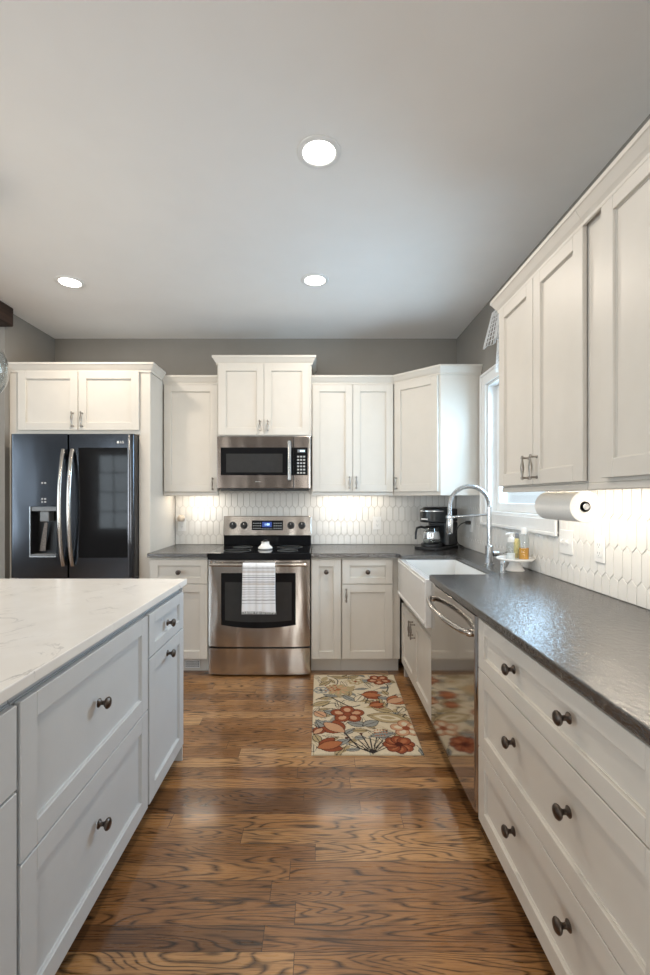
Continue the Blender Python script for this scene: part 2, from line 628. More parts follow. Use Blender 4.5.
def window(name, F, w, h, nx, ny, meeting, label):
    """F: origin at the lower left corner of the opening on the room face, u along, n into the room"""
    t = thing(name, label, 'window', F.translation)
    t['kind'] = 'structure'
    c = 0.085
    mb = MB(F)                            # casing, a flat picture frame with a raised outer band
    for a in ((-c, -c, w + c, 0), (-c, h, w + c, h + c), (-c, 0, 0, h), (w, 0, w + c, h)):
        mb.box(a[0], 0.0005, a[1], a[2], 0.017, a[3], 0.002)
    for a in ((-c, -c, w + c, -c + .018), (-c, h + c - .018, w + c, h + c), (-c, -c + .018, -c + .018, h + c - .018), (w + c - .018, -c + .018, w + c, h + c - .018)):
        mb.box(a[0], 0.0005, a[1], a[2], 0.027, a[3], 0.003)
    mb.build('window_casing', M['trimwhite'], t)
    mb = MB(F)                            # jamb lining
    j = 0.016
    for a in ((0, 0, w, j), (0, h - j, w, h), (0, j, j, h - j), (w - j, j, w, h - j)):
        mb.box(a[0], -0.139, a[1], a[2], 0.0, a[3])
    mb.build('window_jamb', M['trimwhite'], t)
    mb = MB(F)                            # sashes with bars
    s, d0, d1 = 0.045, -0.095, -0.06
    x0, x1, z0, z1 = j, w - j, j, h - j
    for a in ((x0 + s, z0, x1 - s, z0 + s + .015), (x0 + s, z1 - s, x1 - s, z1), (x0, z0, x0 + s, z1), (x1 - s, z0, x1, z1)):
        mb.box(a[0], d0, a[1], a[2], d1, a[3], 0.003)
    if meeting:
        mb.box(x0 + s, d0, h / 2 - .022, x1 - s, d1, h / 2 + .022, 0.003)
    for i in range(1, nx):
        xx = x0 + (x1 - x0) * i / nx
        mb.box(xx - .010, d0 + .008, z0 + s, xx + .010, d1 - .006, z1 - s)
    for i in range(1, ny):
        zz = z0 + (z1 - z0) * i / ny
        mb.box(x0 + s, d0 + .010, zz - .010, x1 - s, d1 - .008, zz + .010)
    sash = mb.build('window_sash', M['trimwhite'], t)
    mb = MB(F); mb.box(x0 + .01, -0.080, z0 + .01, x1 - .01, -0.076, z1 - .01)
    mb.build('window_pane', M['pane'], sash)
    return t


window('window_1', face_frame((XW, WIN[0], WIN[2]), (0, 1, 0), (-1, 0, 0)), WIN[1] - WIN[0], WIN[3] - WIN[2], 1, 1, True,
       'white framed window in the right wall above the sink')
window('fill_window_right', face_frame((RW1[0], YR, RW1[2]), (1, 0, 0), (0, 1, 0)), RW1[1] - RW1[0], RW1[3] - RW1[2], 2, 1, False,
       'tall white window added for light at the right of the unseen rear wall')  # unseen window added so fill light can enter
window('fill_window_middle', face_frame((RW3[0], YR, RW3[2]), (1, 0, 0), (0, 1, 0)), RW3[1] - RW3[0], RW3[3] - RW3[2], 2, 1, False,
       'tall white window added for light in the middle of the unseen rear wall')  # another unseen opening, put in for its light
window('window_3', face_frame((RW2[0], YR, RW2[2]), (1, 0, 0), (0, 1, 0)), RW2[1] - RW2[0], RW2[3] - RW2[2], 3, 4, False,
       'white window with small panes in the rear wall')
window('window_4', face_frame((XO, LWIN[0], LWIN[2]), (0, 1, 0), (1, 0, 0)), LWIN[1] - LWIN[0], LWIN[3] - LWIN[2], 4, 1, False,
       'wide white window in the outer wall of the next room')

mb = MB(); mb.box(-2.50, -1.5, 2.600, -2.285, 3.395, ZC - .0005, 0.006)
tag(mb.build('ceiling_beam', M['beam'], base=(-2.4, 1, 2.607)), 'dark stained wooden beam under the ceiling at the left edge', 'beam')

# ---------------------------------------------------------------- outside the sink window
mb = MB(); mb.box(XW + .6, -14, -0.35, 26, 26, -0.25)
tag(struct(mb.build('ground', M['lawn'])), 'green lawn outside the sink window', 'ground')


def tree(x, y, h, r, label):
    t = thing('garden_tree', label, 'tree', (x, y, -0.25), 'trees outside the sink window')
    mb = MB(); mb.tube([(x, y, -0.25), (x + .08, y + .05, h * .3), (x, y, h * .75)], [0.12, 0.09, 0.03], 8)
    mb.build('trunk', M['bark'], t)
    mb = MB()
    for _ in range(1100):
        v = Vector((RND.gauss(0, 1), RND.gauss(0, 1), RND.gauss(0, 1))).normalized() * (RND.random() ** .35)
        p = Vector((x, y, h * .62)) + Vector((v.x * r, v.y * r, v.z * h * .42))
        a = Vector((RND.uniform(-1, 1), RND.uniform(-1, 1), RND.uniform(-1, 1))).normalized()
        b = a.orthogonal().normalized()
        s = RND.uniform(.09, .16)
        vs = [mb.bm.verts.new(p + a * s), mb.bm.verts.new(p + b * s * .5), mb.bm.verts.new(p - a * s), mb.bm.verts.new(p - b * s * .5)]
        mb.bm.faces.new(vs)
    mb.build('foliage', M['leaf'], t, recalc=False)


tree(8.5, 9.6, 3.6, 1.3, 'leafy garden tree nearest the sink window, seen through its lower panes')
tree(12.5, 16.5, 5.0, 1.9, 'taller leafy garden tree farther behind the one by the sink window')

# ---------------------------------------------------------------- tiled backsplash
def clip(poly, x0, z0, x1, z1):
    def cut(P, f, inter):
        out = []
        for i in range(len(P)):
            a, b = P[i - 1], P[i]
            fa, fb = f(a), f(b)
            if fb:
                if not fa:
                    out.append(inter(a, b))
                out.append(b)
            elif fa:
                out.append(inter(a, b))
        return out
    for k, lim, sg in ((0, x0, 1), (0, x1, -1), (1, z0, 1), (1, z1, -1)):
        if not poly:
            return poly

        def inter(a, b, k=k, lim=lim):
            t = (lim - a[k]) / (b[k] - a[k])
            return (a[0] + (b[0] - a[0]) * t, a[1] + (b[1] - a[1]) * t)
        poly = cut(poly, lambda p, k=k, lim=lim, sg=sg: sg * (p[k] - lim) >= 0, inter)
    return poly


def tiles(name, F, rects, label, phase=0.0):
    t = thing(name, label, 'backsplash', F.translation)
    W, P, T = 0.054, 0.125, 0.025         # tile width, row pitch, height of the point
    g = 0.0016
    mb, gb = MB(F), MB(F)
    for (u0, z0, u1, z1) in rects:
        gb.box(u0, 0.0005, z0, u1, 0.0045, z1)
        for r in range(-1, int((z1 - z0) / P) + 3):
            zc = r * P + 0.02
            for k in range(int(u0 / W) - 2, int(u1 / W) + 3):
                uc = (k + 0.5 * (r % 2)) * W + phase
                hw, hs, ht = W / 2 - g, P / 2 - T / 2, P / 2 + T / 2 - g * 1.3
                hexa = [(uc - hw, zc - hs), (uc, zc - ht), (uc + hw, zc - hs), (uc + hw, zc + hs), (uc, zc + ht), (uc - hw, zc + hs)]
                poly = clip(hexa, u0 + g / 2, z0, u1 - g / 2, z1)
                if len(poly) < 3:
                    continue
                ar = abs(sum(poly[i - 1][0] * poly[i][1] - poly[i][0] * poly[i - 1][1] for i in range(len(poly)))) / 2
                if ar < 4e-5:
                    continue
                cx = sum(p[0] for p in poly) / len(poly)
                cz = sum(p[1] for p in poly) / len(poly)
                tx, tz = RND.uniform(-.004, .004), RND.uniform(-.002, .002)
                n = len(poly)
                lo = [mb._v((p[0], 0.0046, p[1])) for p in poly]
                mid = [mb._v((p[0], 0.0072, p[1])) for p in poly]
                top = []
                for p in poly:
                    dx, dz = p[0] - cx, p[1] - cz
                    L = math.hypot(dx, dz) or 1
                    q = max(0.0, 1 - 0.0022 / L)
                    top.append(mb._v((cx + dx * q, 0.0086 + dx * tx + dz * tz, cz + dz * q)))
                mb._faces(lo + mid + top, [(i, (i + 1) % n, n + (i + 1) % n, n + i) for i in range(n)] +
                          [(n + i, n + (i + 1) % n, 2 * n + (i + 1) % n, 2 * n + i) for i in range(n)] + [tuple(range(2 * n, 3 * n))])
    gb.build('grout', M['grout'], t)
    mb.build('tile_field', M['tile'], t)
    return t


CT = 0.914
tiles('tile_backsplash', face_frame((XL + 1.075, YW, CT + .001), (1, 0, 0), (0, -1, 0)),
      [(0, 0, XW - .012 - (XL + 1.075), 0.52)], 'white picket tile backsplash on the back wall behind the range', 0.01)
tiles('tile_backsplash', face_frame((XW, 0.77, CT + .001), (0, 1, 0), (-1, 0, 0)),
      [(0, 0, 2.2995 - .77, 0.462), (2.2995 - .77, 0, 3.3905 - .77, 1.129 - CT), (3.3905 - .77, 0, YW - .012 - .77, 0.462)],
      'white picket tile backsplash on the right wall beside the sink', 0.02)

# ---------------------------------------------------------------- cabinet builders
def shaker(F, w, h, name, mat, parent, stile=0.058, rail=None, t=0.02, z0=0.0, panel=True):
    """a front in the plane n = 0..t of F, lower left corner at the origin of F"""
    rail = rail or stile
    mb = MB(F)
    b, g = 0.0014, 0.003
    mb.box(0, g, 0, stile, t, h, b)
    mb.box(w - stile, g, 0, w, t, h, b)
    mb.box(stile, g, 0, w - stile, t, rail, b)
    mb.box(stile, g, h - rail, w - stile, t, h, b)
    mb.box(stile - .004, g + .001, rail - .004, w - stile + .004, t - 0.012, h - rail + .004)
    # small bead around the recess
    k = 0.0035
    for a in ((stile, rail, w - stile, rail + k), (stile, h - rail - k, w - stile, h - rail), (stile, rail + k, stile + k, h - rail - k), (w - stile - k, rail + k, w - stile, h - rail - k)):
        mb.box(a[0], t - .013, a[1], a[2], t - .0085, a[3], 0.001)
    return mb.build(name, mat, parent)


def slab(F, w, h, name, mat, parent, t=0.02):
    mb = MB(F); mb.box(0, 0, 0, w, t, h, 0.0015)
    return mb.build(name, mat, parent)


def at(F, u, n, v):
    return F @ Vector((u, n, v))


def knob(F, u, v, parent, t=0.02, s=1.12):
    N = (F.to_3x3() @ Vector((0, 1, 0)))
    mb = MB()
    prof = [(0, 0), (.0125, 0), (.0125, .002), (.009, .0045), (.0062, .007), (.0058, .013), (.008, .017), (.0135, .020), (.0162, .024), (.0160, .027), (.013, .0305), (.007, .0325), (0, .033)]
    mb.lathe([(r * s, h * s) for r, h in prof], at(F, u, t, v), N, 22)
    return mb.build('knob', M['bronze'], parent)


def pull(F, u, v, parent, vertical=True, L=0.105, t=0.02, name='handle'):
    mb = MB()
    N = F.to_3x3() @ Vector((0, 1, 0))
    D = Vector((0, 0, 1)) if vertical else F.to_3x3() @ Vector((1, 0, 0))
    c = at(F, u, t, v)
    for sgn in (-1, 1):
        p = c + D * (sgn * L * .40)
        mb.lathe([(0, 0), (.0065, 0), (.0065, .003), (.0042, .006), (.0042, .026)], p, N, 12)
        mb.sphere(p + N * .028, .0068, 10)
    p0 = c + N * .028 - D * (L / 2)
    mb.lathe([(0, 0), (.0048, .001), (.0055, .006), (.0042, .014), (.0046, L * .25), (.0080, L * .42), (.0085, L * .5), (.0080, L * .58), (.0046, L * .75), (.0042, L - .014), (.0055, L - .006), (.0048, L - .001), (0, L)], p0, D, 14)
    return mb.build(name, M['nickel'], parent)


CROWN = [(0, 0), (.009, 0), (.009, .012), (.013, .018), (.018, .024), (.028, .042), (.033, .050), (.037, .053), (.037, .068), (0, .068)]


def sub(F, u, v):
    return F @ Matrix.Translation((u, 0, v))


def base_cab(name, label, F, w, zb, zt, depth, mat, toemat, toe=0.075, fmat=None, group=None, top=None):
    t = thing(name, label, 'cabinet', at(F, w / 2, -depth / 2, 0), group)
    MB(F).box(0.001, -depth, zb, w - .001, -.02, top or zt).build('carcass', fmat or mat, t)
    MB(F).box(0.0005, -.02, zb, w - .0005, 0, zt, .001).build('face_frame', fmat or mat, t)
    MB(F).box(0.0005, -toe - .018, 0.0005, w - .0005, -toe, zb).build('toe_kick', toemat, t)
    return t


def upper_cab(name, label, F, w, z0, z1, depth, rail=0.0):
    t = thing(name, label, 'cabinet', at(F, w / 2, -depth / 2, z0))
    MB(F).box(0.001, -depth, z0 + .02, w - .001, -.02, z1).build('carcass', M['cab'], t)
    MB(F).box(0.0005, -.02, z0, w - .0005, 0, z1, .001).build('face_frame', M['cab'], t)
    if rail:
        mb = MB(F)
        mb.prism([(0.0005, -.022), (w - .0005, -.022), (w - .0005, .004), (0.0005, .004)], z0 - rail, z0 - .0005, 0.004, 2)
        mb.build('light_rail', M['cab'], t)
    return t


def led(F, u0, u1, n, z, parent, power):
    """slim LED bar under an upper cabinet with its own light"""
    b = MB(F).box(u0, n - .012, z - .010, u1, n + .012, z - .0005, .001).build('light_bar', M['white'], parent)
    MB(F).box(u0 + .01, n - .009, z - .0125, u1 - .01, n + .009, z - .0102).build('diffuser', M['led'], b)
    d = bpy.data.lights.new('led_light', 'AREA')
    d.shape = 'RECTANGLE'
    U = F.to_3x3() @ Vector((1, 0, 0))
    d.size, d.size_y = (u1 - u0, .02) if abs(U.x) > .5 else (.02, u1 - u0)
    d.energy = power
    d.color = (1.0, 0.90, 0.76)
    o = bpy.data.objects.new('led_light', d)
    COL.objects.link(o)
    o.parent = b
    o.location = at(F, (u0 + u1) / 2, n, z - .016) - LOC[parent]


BK = lambda x, y: face_frame((x, y, 0), (1, 0, 0), (0, -1, 0))
RT = lambda x, y: face_frame((x, y, 0), (0, 1, 0), (-1, 0, 0))
IS = lambda x, y: face_frame((x, y, 0), (0, 1, 0), (1, 0, 0))

# --- base cabinets along the back wall
YB = 3.42
F = BK(-1.283, YB)
t = base_cab('base_cabinet', 'white base cabinet with one drawer over a door, left of the range', F, .447, .115, .882, .62, M['cab'], M['cab'])
d = shaker(sub(F, .016, .684), .426, .182, 'drawer', M['cab'], t, .055, .048); knob(F, .229, .772, d)
d = shaker(sub(F, .016, .122), .426, .556, 'door', M['cab'], t)
vg = MB(F).box(.245, -.0745, .022, .362, -.0715, .082, .001).build('vent_grille', M['greyplastic'], t)
mb = MB(F)
for a in ((.245, .022, .362, .030), (.245, .074, .362, .082), (.245, .030, .252, .074), (.355, .030, .362, .074)):
    mb.box(a[0], -.0713, a[1], a[2], -.069, a[3])
for k in range(11):
    mb.box(.2575 + k * .0085, -.0713, .030, .2605 + k * .0085, -.069, .074)
for k in range(3):
    mb.box(.252, -.0712, .039 + k * .011, .355, -.0695, .042 + k * .011)
mb.build('vent_bars', M['white'], vg)

F = BK(-.068, YB)
t = base_cab('base_cabinet', 'narrow white pull-out base cabinet with a knob near its top, right of the range', F, .229, .115, .882, .62, M['cab'], M['cab'])
d = shaker(sub(F, .005, .122), .219, .745, 'door', M['cab'], t, .055); knob(F, .1145, .775, d)

F = BK(.1615, YB)
t = base_cab('base_cabinet', 'white base cabinet with a drawer over a door in the back corner beside the sink', F, .440, .115, .882, .62, M['cab'], M['cab'])
d = shaker(sub(F, .006, .684), .376, .182, 'drawer', M['cab'], t, .055, .048); knob(F, .194, .775, d)
d = shaker(sub(F, .006, .122), .376, .556, 'door', M['cab'], t); pull(F, .034, .60, d)

# --- right hand run
XF = .625
F = RT(XF, 2.472)
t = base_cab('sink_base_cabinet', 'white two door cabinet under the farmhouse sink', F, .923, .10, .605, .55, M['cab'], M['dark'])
d = shaker(sub(F, .012, .108), .443, .440, 'door', M['cab'], t); pull(F, .425, .475, d)
d = shaker(sub(F, .459, .108), .443, .440, 'door', M['cab'], t); pull(F, .490, .475, d)
MB(F).box(.895, -.06, .0005, .921, -.001, .0995, .001).build('leg', M['cab'], t)

F = RT(XF, .784)
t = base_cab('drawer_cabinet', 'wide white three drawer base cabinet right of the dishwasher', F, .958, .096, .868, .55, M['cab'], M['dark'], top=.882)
MB(F).box(.0005, -.02, .868, .9575, -.006, .8835).build('top_rail', M['cab'], t)
for v0, v1, kz in ((.680, .866, .79), (.382, .676, .562), (.100, .377, .285)):
    d = shaker(sub(F, .004, v0), .950, v1 - v0, 'drawer', M['cab'], t, .058, .050 if v0 > .6 else .058)
    knob(F, .479 - .157, kz, d)
    knob(F, .479 + .157, kz, d)

# --- kitchen island
XI = -.706
ISL = [('island_cabinet', 'grey island cabinet nearest the camera at the lower left edge, drawer over a door', .50, 1.034),
       ('island_cabinet', 'wide grey island cabinet with two deep knobbed drawers', 1.036, 1.822),
       ('island_cabinet', 'narrow grey island cabinet at the far end, drawer over a pull-out door', 1.824, 2.290)]
for i, (nm, lb, y0, y1) in enumerate(ISL):
    F = IS(XI, y0)
    w = y1 - y0
    t = base_cab(nm, lb, F, w, .086, .858, .88, M['isl'], M['dark'], fmat=M['isl_shade'], top=.8825)
    MB(F).box(.0005, -.02, .8585, w - .0005, -.004, .8825).build('top_rail', M['isl_shade'], t)
    if i == 1:
        d = shaker(sub(F, .008, .484), w - .016, .372, 'drawer', M['isl'], t, .060); knob(F, .375, .69, d)
        d = shaker(sub(F, .008, .090), w - .016, .389, 'drawer', M['isl'], t, .060); knob(F, .375, .314, d)
    else:
        sp = .677 if i == 2 else .662
        d = shaker(sub(F, .008, sp + .003), w - .012, .856 - sp - .003, 'drawer', M['isl'], t, .060, .048); knob(F, w / 2 - .012, .765, d)
        d = shaker(sub(F, .008, .090), w - .012, sp - .093, 'door', M['isl'], t, .060); knob(F, w / 2 - .012, .628, d)
    if i == 2:
        MB().box(XI - .87, 2.2905, .0005, XI + .012, 2.300, .8825, .001).build('end_panel', M['isl'], t)
mb = MB(); mb.box(-1.70, .47, .884, -.679, 2.323, .914, .003, 2)
tag(mb.build('island_countertop', M['quartz'], base=(-1.19, 1.4, .884)), 'white veined quartz worktop on the grey island', 'countertop')

# --- granite worktops
mb = MB(); mb.prism([(-1.284, YW - .009), (-1.284, 3.375), (-.836, 3.375), (-.836, YW - .009)], .884, CT, .004, 2)
tag(mb.build('countertop', M['granite'], base=(-1.06, 3.7, .884)), 'short dark granite worktop left of the range', 'countertop')
mb = MB(); mb.prism([(-.067, YW - .009), (-.067, 3.375), (.560, 3.375), (.584, 3.351), (.584, 3.262), (.972, 3.262), (.972, 2.447), (.596, 2.447), (.584, 2.435), (.586, .77), (XW - .009, .77), (XW - .009, YW - .009)], .884, CT, .004, 2)
tag(mb.build('countertop', M['granite'], base=(.9, 2, .884)), 'long L-shaped dark leathered granite worktop around the sink', 'countertop')

# --- upper cabinets on the back wall
F = BK(-1.283, 3.734)
t = upper_cab('wall_cabinet', 'white single door wall cabinet between refrigerator and microwave', F, .449, 1.374, 2.262, .308, .030)
d = shaker(sub(F, .010, 1.376), .434, .876, 'door', M['cab'], t); pull(F, .408, 1.440, d)
MB().sweep([(-1.283, 3.734), (-.8345, 3.734)], CROWN, 2.256).build('crown_moulding', M['cab'], t)
led(F, .06, .40, -.16, 1.394, t, 1.3)

F = BK(-.830, 3.68)
t = upper_cab('wall_cabinet', 'tall set white two door cabinet above the microwave', F, .762, 1.824, 2.412, .362)
d = shaker(sub(F, .014, 1.832), .3635, .574, 'door', M['cab'], t); pull(F, .347, 1.905, d, L=.09)
d = shaker(sub(F, .3805, 1.832), .3635, .574, 'door', M['cab'], t); pull(F, .411, 1.905, d, L=.09)
MB().sweep([(-.830, YW - .002), (-.830, 3.68), (-.068, 3.68), (-.068, YW - .002)], CROWN, 2.402).build('crown_moulding', M['cab'], t)

F = BK(-.0665, 3.734)
t = upper_cab('wall_cabinet', 'white two door wall cabinet right of the microwave', F, .670, 1.374, 2.262, .308, .030)
d = shaker(sub(F, .006, 1.376), .326, .876, 'door', M['cab'], t); pull(F, .306, 1.450, d)
d = shaker(sub(F, .336, 1.376), .328, .876, 'door', M['cab'], t); pull(F, .362, 1.450, d)
MB().sweep([(-.0665, 3.734), (.606, 3.734)], CROWN, 2.256).build('crown_moulding', M['cab'], t)
led(F, .06, .60, -.16, 1.394, t, 2.0)

q = math.sqrt(.5)
t = thing('corner_wall_cabinet', 'white diagonal corner wall cabinet with a tall door, beside the window', 'cabinet', (.95, 3.78, 1.385))
MB().prism([(.606, YW - .002), (.606, 3.738), (.911, 3.431), (XW - .002, 3.431), (XW - .002, YW - .002)], 1.345, 2.270, .001).build('carcass', M['cab'], t)
F = face_frame((.606, 3.738, 0), (q, -q, 0), (-q, -q, 0))
d = shaker(sub(F, .020, 1.376), .394, .876, 'door', M['cab'], t); pull(F, .044, 1.445, d)
MB().sweep([(.606, 3.738), (.911, 3.431), (XW - .002, 3.431)], CROWN, 2.256).build('crown_moulding', M['cab'], t)

# --- refrigerator surround
YF = 3.45
F = BK(XL + .002, YF)
W = -1.287 - (XL + .002)
t = thing('refrigerator_cabinet', 'white tall surround with two short doors above the refrigerator', 'cabinet', (XL + W / 2, 3.75, 0))
MB(F).box(0, -.592, .0005, .058, 0, 2.29, .001).build('side_panel', M['cab'], t)
MB(F).box(W - .085, -.592, .0005, W, 0, 2.29, .001).build('side_panel', M['cab'], t)
MB(F).box(.059, -.592, 1.825, W - .086, -.02, 2.29).build('carcass', M['cab'], t)
MB(F).box(.059, -.0195, 1.806, W - .086, 0, 2.29, .001).build('face_frame', M['cab'], t)
d = shaker(sub(F, .076, 1.837), .450, .445, 'door', M['cab'], t); pull(F, .493, 1.915, d, L=.12)
d = shaker(sub(F, .532, 1.837), .455, .445, 'door', M['cab'], t); pull(F, .563, 1.915, d, L=.12)
MB().sweep([(XL + .002, YF), (-1.287, YF), (-1.287, 3.69)], CROWN, 2.277).build('crown_moulding', M['cab'], t)

# --- upper cabinets on the right wall
XU = .905
F = RT(XU, 1.532)
t = upper_cab('wall_cabinet', 'white two door wall cabinet on the right wall next to the window', F, .723, 1.376, 2.262, .308, .024)
d = shaker(sub(F, .004, 1.382), .355, .868, 'door', M['cab'], t); pull(F, .323, 1.452, d)
d = shaker(sub(F, .364, 1.382), .355, .868, 'door', M['cab'], t); pull(F, .397, 1.452, d)
MB().sweep([(XW - .002, 2.2555), (XU - .012, 2.2555), (XU - .012, 1.5315)], CROWN, 2.241).build('crown_moulding', M['cab'], t)
led(F, .05, .68, -.15, 1.396, t, 2.6)
F = RT(XU, .960)
t = upper_cab('wall_cabinet', 'white wall cabinet at the right edge, nearest the camera', F, .571, 1.376, 2.262, .308, .024)
d = shaker(sub(F, .012, 1.388), .462, .868, 'door', M['cab'], t)
MB().sweep([(XU - .012, 1.5305), (XU - .012, .960), (XW - .002, .960)], CROWN, 2.241).build('crown_moulding', M['cab'], t)
led(F, .05, .53, -.15, 1.396, t, 2.4)

# ---------------------------------------------------------------- appliances
def arc_front(x0, x1, yb, yf, drop, n=28, p=6):
    """top view outline with a gently rolled front"""
    pts = [(x1, yb), (x0, yb)]
    for i in range(n + 1):
        s = -1 + 2 * i / n
        s = math.copysign(1 - (1 - abs(s)) ** 1.8, s)
        pts.append((x0 + (x1 - x0) * (s + 1) / 2, yf + drop * abs(s) ** p))
    return pts[::-1]


def xz_prism(mb, poly, y0, y1):
    """extrude an X-Z outline between y0 and y1"""
    n = len(poly)
    a = [mb._v((p[0], y0, p[1])) for p in poly]
    b = [mb._v((p[0], y1, p[1])) for p in poly]
    mb._faces(a + b, [tuple(range(n)), tuple(range(n, 2 * n))[::-1]] + [(i, (i + 1) % n, n + (i + 1) % n, n + i) for i in range(n)])
    return mb


def text_mesh(body, size, F, u, n, v, name, mat, parent, depth=.0006):
    c = bpy.data.curves.new(name, 'FONT')
    c.body = body
    c.size = size
    c.extrude = depth
    c.align_x = 'CENTER'
    c.align_y = 'CENTER'
    tmp = bpy.data.objects.new(name, c)
    COL.objects.link(tmp)
    bpy.context.view_layer.update()
    me = bpy.data.meshes.new_from_object(tmp.evaluated_get(bpy.context.evaluated_depsgraph_get()))
    bpy.data.objects.remove(tmp)
    L = F @ Matrix(((1, 0, 0, u), (0, 0, 1, n), (0, 1, 0, v), (0, 0, 0, 1)))
    me.transform(L)
    me.transform(Matrix.Translation(-LOC[parent]))
    me.materials.clear()
    me.materials.append(mat)
    o = bpy.data.objects.new(name, me)
    COL.objects.link(o)
    o.parent = parent
    LOC[o] = LOC[parent]
    return o


# --- range
x0, x1 = -.829, -.0745
xc = (x0 + x1) / 2
t = thing('kitchen_range', 'stainless electric range with black glass cooktop on the back wall', 'stove', (xc, 3.70, 0))
MB().box(x0 + .004, 3.402, .03, x1 - .004, 4.02, .866).build('body', M['blackplastic'], t)
d = MB().prism(arc_front(x0, x1, 3.4, 3.370, .020), .222, .862, .003, 1, True).build('oven_door', M['steel'], t)
wx0, wx1 = -.732, -.180


def bowed(xa, xb, zt, zb, dip, n=14):
    return [(xa, zt), (xb, zt)] + [(xb + (xa - xb) * i / n, zb - dip * (1 - (2 * i / n - 1) ** 2)) for i in range(n + 1)]


xz_prism(MB(), bowed(wx0, wx1, .769, .386, .026), 3.3665, 3.374).build('window_frame', M['blackglass'], d)
xz_prism(MB(), bowed(-.703, -.210, .702, .420, .014), 3.3655, 3.3668).build('oven_window', M['ovenglass'], d)
mb = MB().tube([(x0 + .025, 3.322, .836), (x1 - .025, 3.322, .836)], .0125, 16)
for xx in (x0 + .05, x1 - .05):
    mb.box(xx - .012, 3.322, .826, xx + .012, 3.372, .846, .003)
mb.build('oven_handle', M['steel'], d)
MB().prism(arc_front(x0, x1, 3.4, 3.372, .018), .016, .208, .004, 1, True).build('storage_drawer', M['steel'], t)
mb = MB().box(-.833, 3.362, .869, -.0715, 3.93, .9185, .006, 3)
c = mb.build('cooktop', M['blackglass'], t)
for bx, by, br in ((-.64, 3.52, .105), (-.25, 3.52, .080), (-.64, 3.78, .080), (-.25, 3.78, .105)):
    mb = MB()
    for rr in (br, br * .62):
        mb.lathe([(rr, 0), (rr, .0004), (rr - .0025, .0004), (rr - .0025, 0), (rr, 0)], (bx, by, .9187), n=40)
    mb.build('burner_ring', M['greytext'], c)
MB().box(x0 + .002, 3.905, .9187, x1 - .002, 3.99, 1.002, .004).build('back_riser', M['blackglass'], t)
tilt = math.radians(9)
FB = Matrix.Translation((0, 3.893, 1.002)) @ Matrix.Rotation(-tilt, 4, 'X') @ face_frame((0, 0, -1.002), (1, 0, 0), (0, -1, 0))
mb = MB(FB)
mb.box(x0, -.10, 1.0025, x1, 0, 1.172, .005, 2)
bgd = mb.build('control_console', M['steel'], t)
pn = MB(FB).box(-.585, 0.0002, 1.050, -.318, .003, 1.133, .002).build('control_panel', M['blackglass'], bgd)
MB(FB).box(-.496, .0031, 1.076, -.414, .0038, 1.120).build('clock_display', M['bluelcd'], bgd)
text_mesh('1:08', .026, FB, -.455, .0042, 1.098, 'clock_digits', M['digit'], bgd)
mb = MB(FB)
for i in range(4):
    for j in range(3):
        mb.box(-.575 + i * .019, .0031, 1.062 + j * .022, -.563 + i * .019, .0036, 1.068 + j * .022)
        mb.box(-.398 + i * .019, .0031, 1.062 + j * .022, -.386 + i * .019, .0036, 1.068 + j * .022)
for i in range(4):
    mb.box(-.50 + i * .024, .0031, 1.058, -.485 + i * .024, .0036, 1.063)
mb.build('panel_buttons', M['greytext'], bgd)
for kx in (-.748, -.652, -.250, -.155):
    mb = MB(FB).lathe([(0, 0), (.031, 0), (.031, .004), (.027, .006), (.025, .026), (.023, .029), (0, .029)], (kx, .0003, 1.091), (0, 1, 0), 26)
    k = mb.build('control_knob', M['blackplastic'], bgd)
    MB(FB).box(kx - .003, .0292, 1.093, kx + .003, .0312, 1.110, .001).build('pointer', M['chrome'], k)

# --- microwave
t = thing('microwave', 'stainless over-the-range microwave under the tall cabinet', 'microwave', (xc, 3.85, 1.385))
YM = 3.650
mx0, mx1 = -.826, -.076
MB().box(mx0 + .002, 3.682, 1.400, mx1 - .002, 4.02, 1.820, .002).build('body', M['greyplastic'], t)
MB().box(mx0 + .02, 3.70, 1.384, mx1 - .02, 4.0, 1.3995, .002).build('vent_base', M['blackplastic'], t)
d = MB().box(mx0, YM, 1.402, -.2125, 3.681, 1.820, .003, 2).build('door', M['microsteel'], t)
FM = BK(0, YM)
MB(FM).box(-.796, .0003, 1.508, -.2135, .0035, 1.730, .001).build('window_frame', M['blackglass'], d)
MB(FM).box(-.752, .0036, 1.530, -.300, .0046, 1.680, .0004).build('window', M['ovenglass'], d)
mb = MB().box(-.256, 3.606, 1.462, -.230, 3.620, 1.780, .006, 3)
for zz in (1.485, 1.757):
    mb.box(-.250, 3.618, zz - .012, -.236, 3.652, zz + .012, .002)
mb.build('handle', M['chrome'], d)
MB(FM).box(-.52, .0003, 1.453, -.478, .0012, 1.458).build('badge', M['chrome'], d)
cpn = MB().box(-.2105, YM, 1.402, mx1 - .017, 3.681, 1.820, .003, 2).build('control_side', M['microsteel'], t)
MB().box(mx1 - .0165, YM + .004, 1.402, mx1, 3.681, 1.820, .003, 2).build('side_trim', M['steel'], t)
MB(FM).box(-.2095, .0003, 1.508, -.100, .0035, 1.730, .001).build('keypad', M['blackglass'], cpn)
MB(FM).box(-.180, .0036, 1.690, -.118, .0042, 1.714).build('clock_display', M['greyplastic'], cpn)
mb = MB(FM)
for i in range(3):
    for j in range(6):
        mb.box(-.183 + i * .024, .0036, 1.520 + j * .026, -.167 + i * .024, .0042, 1.533 + j * .026)
mb.build('keypad_buttons', M['greytext'], cpn)
mb = MB(FM)
for i in range(3):
    mb.box(-.160 + i * .013, .0043, 1.696, -.151 + i * .013, .0047, 1.708)
mb.build('clock_digits', M['digit'], cpn)

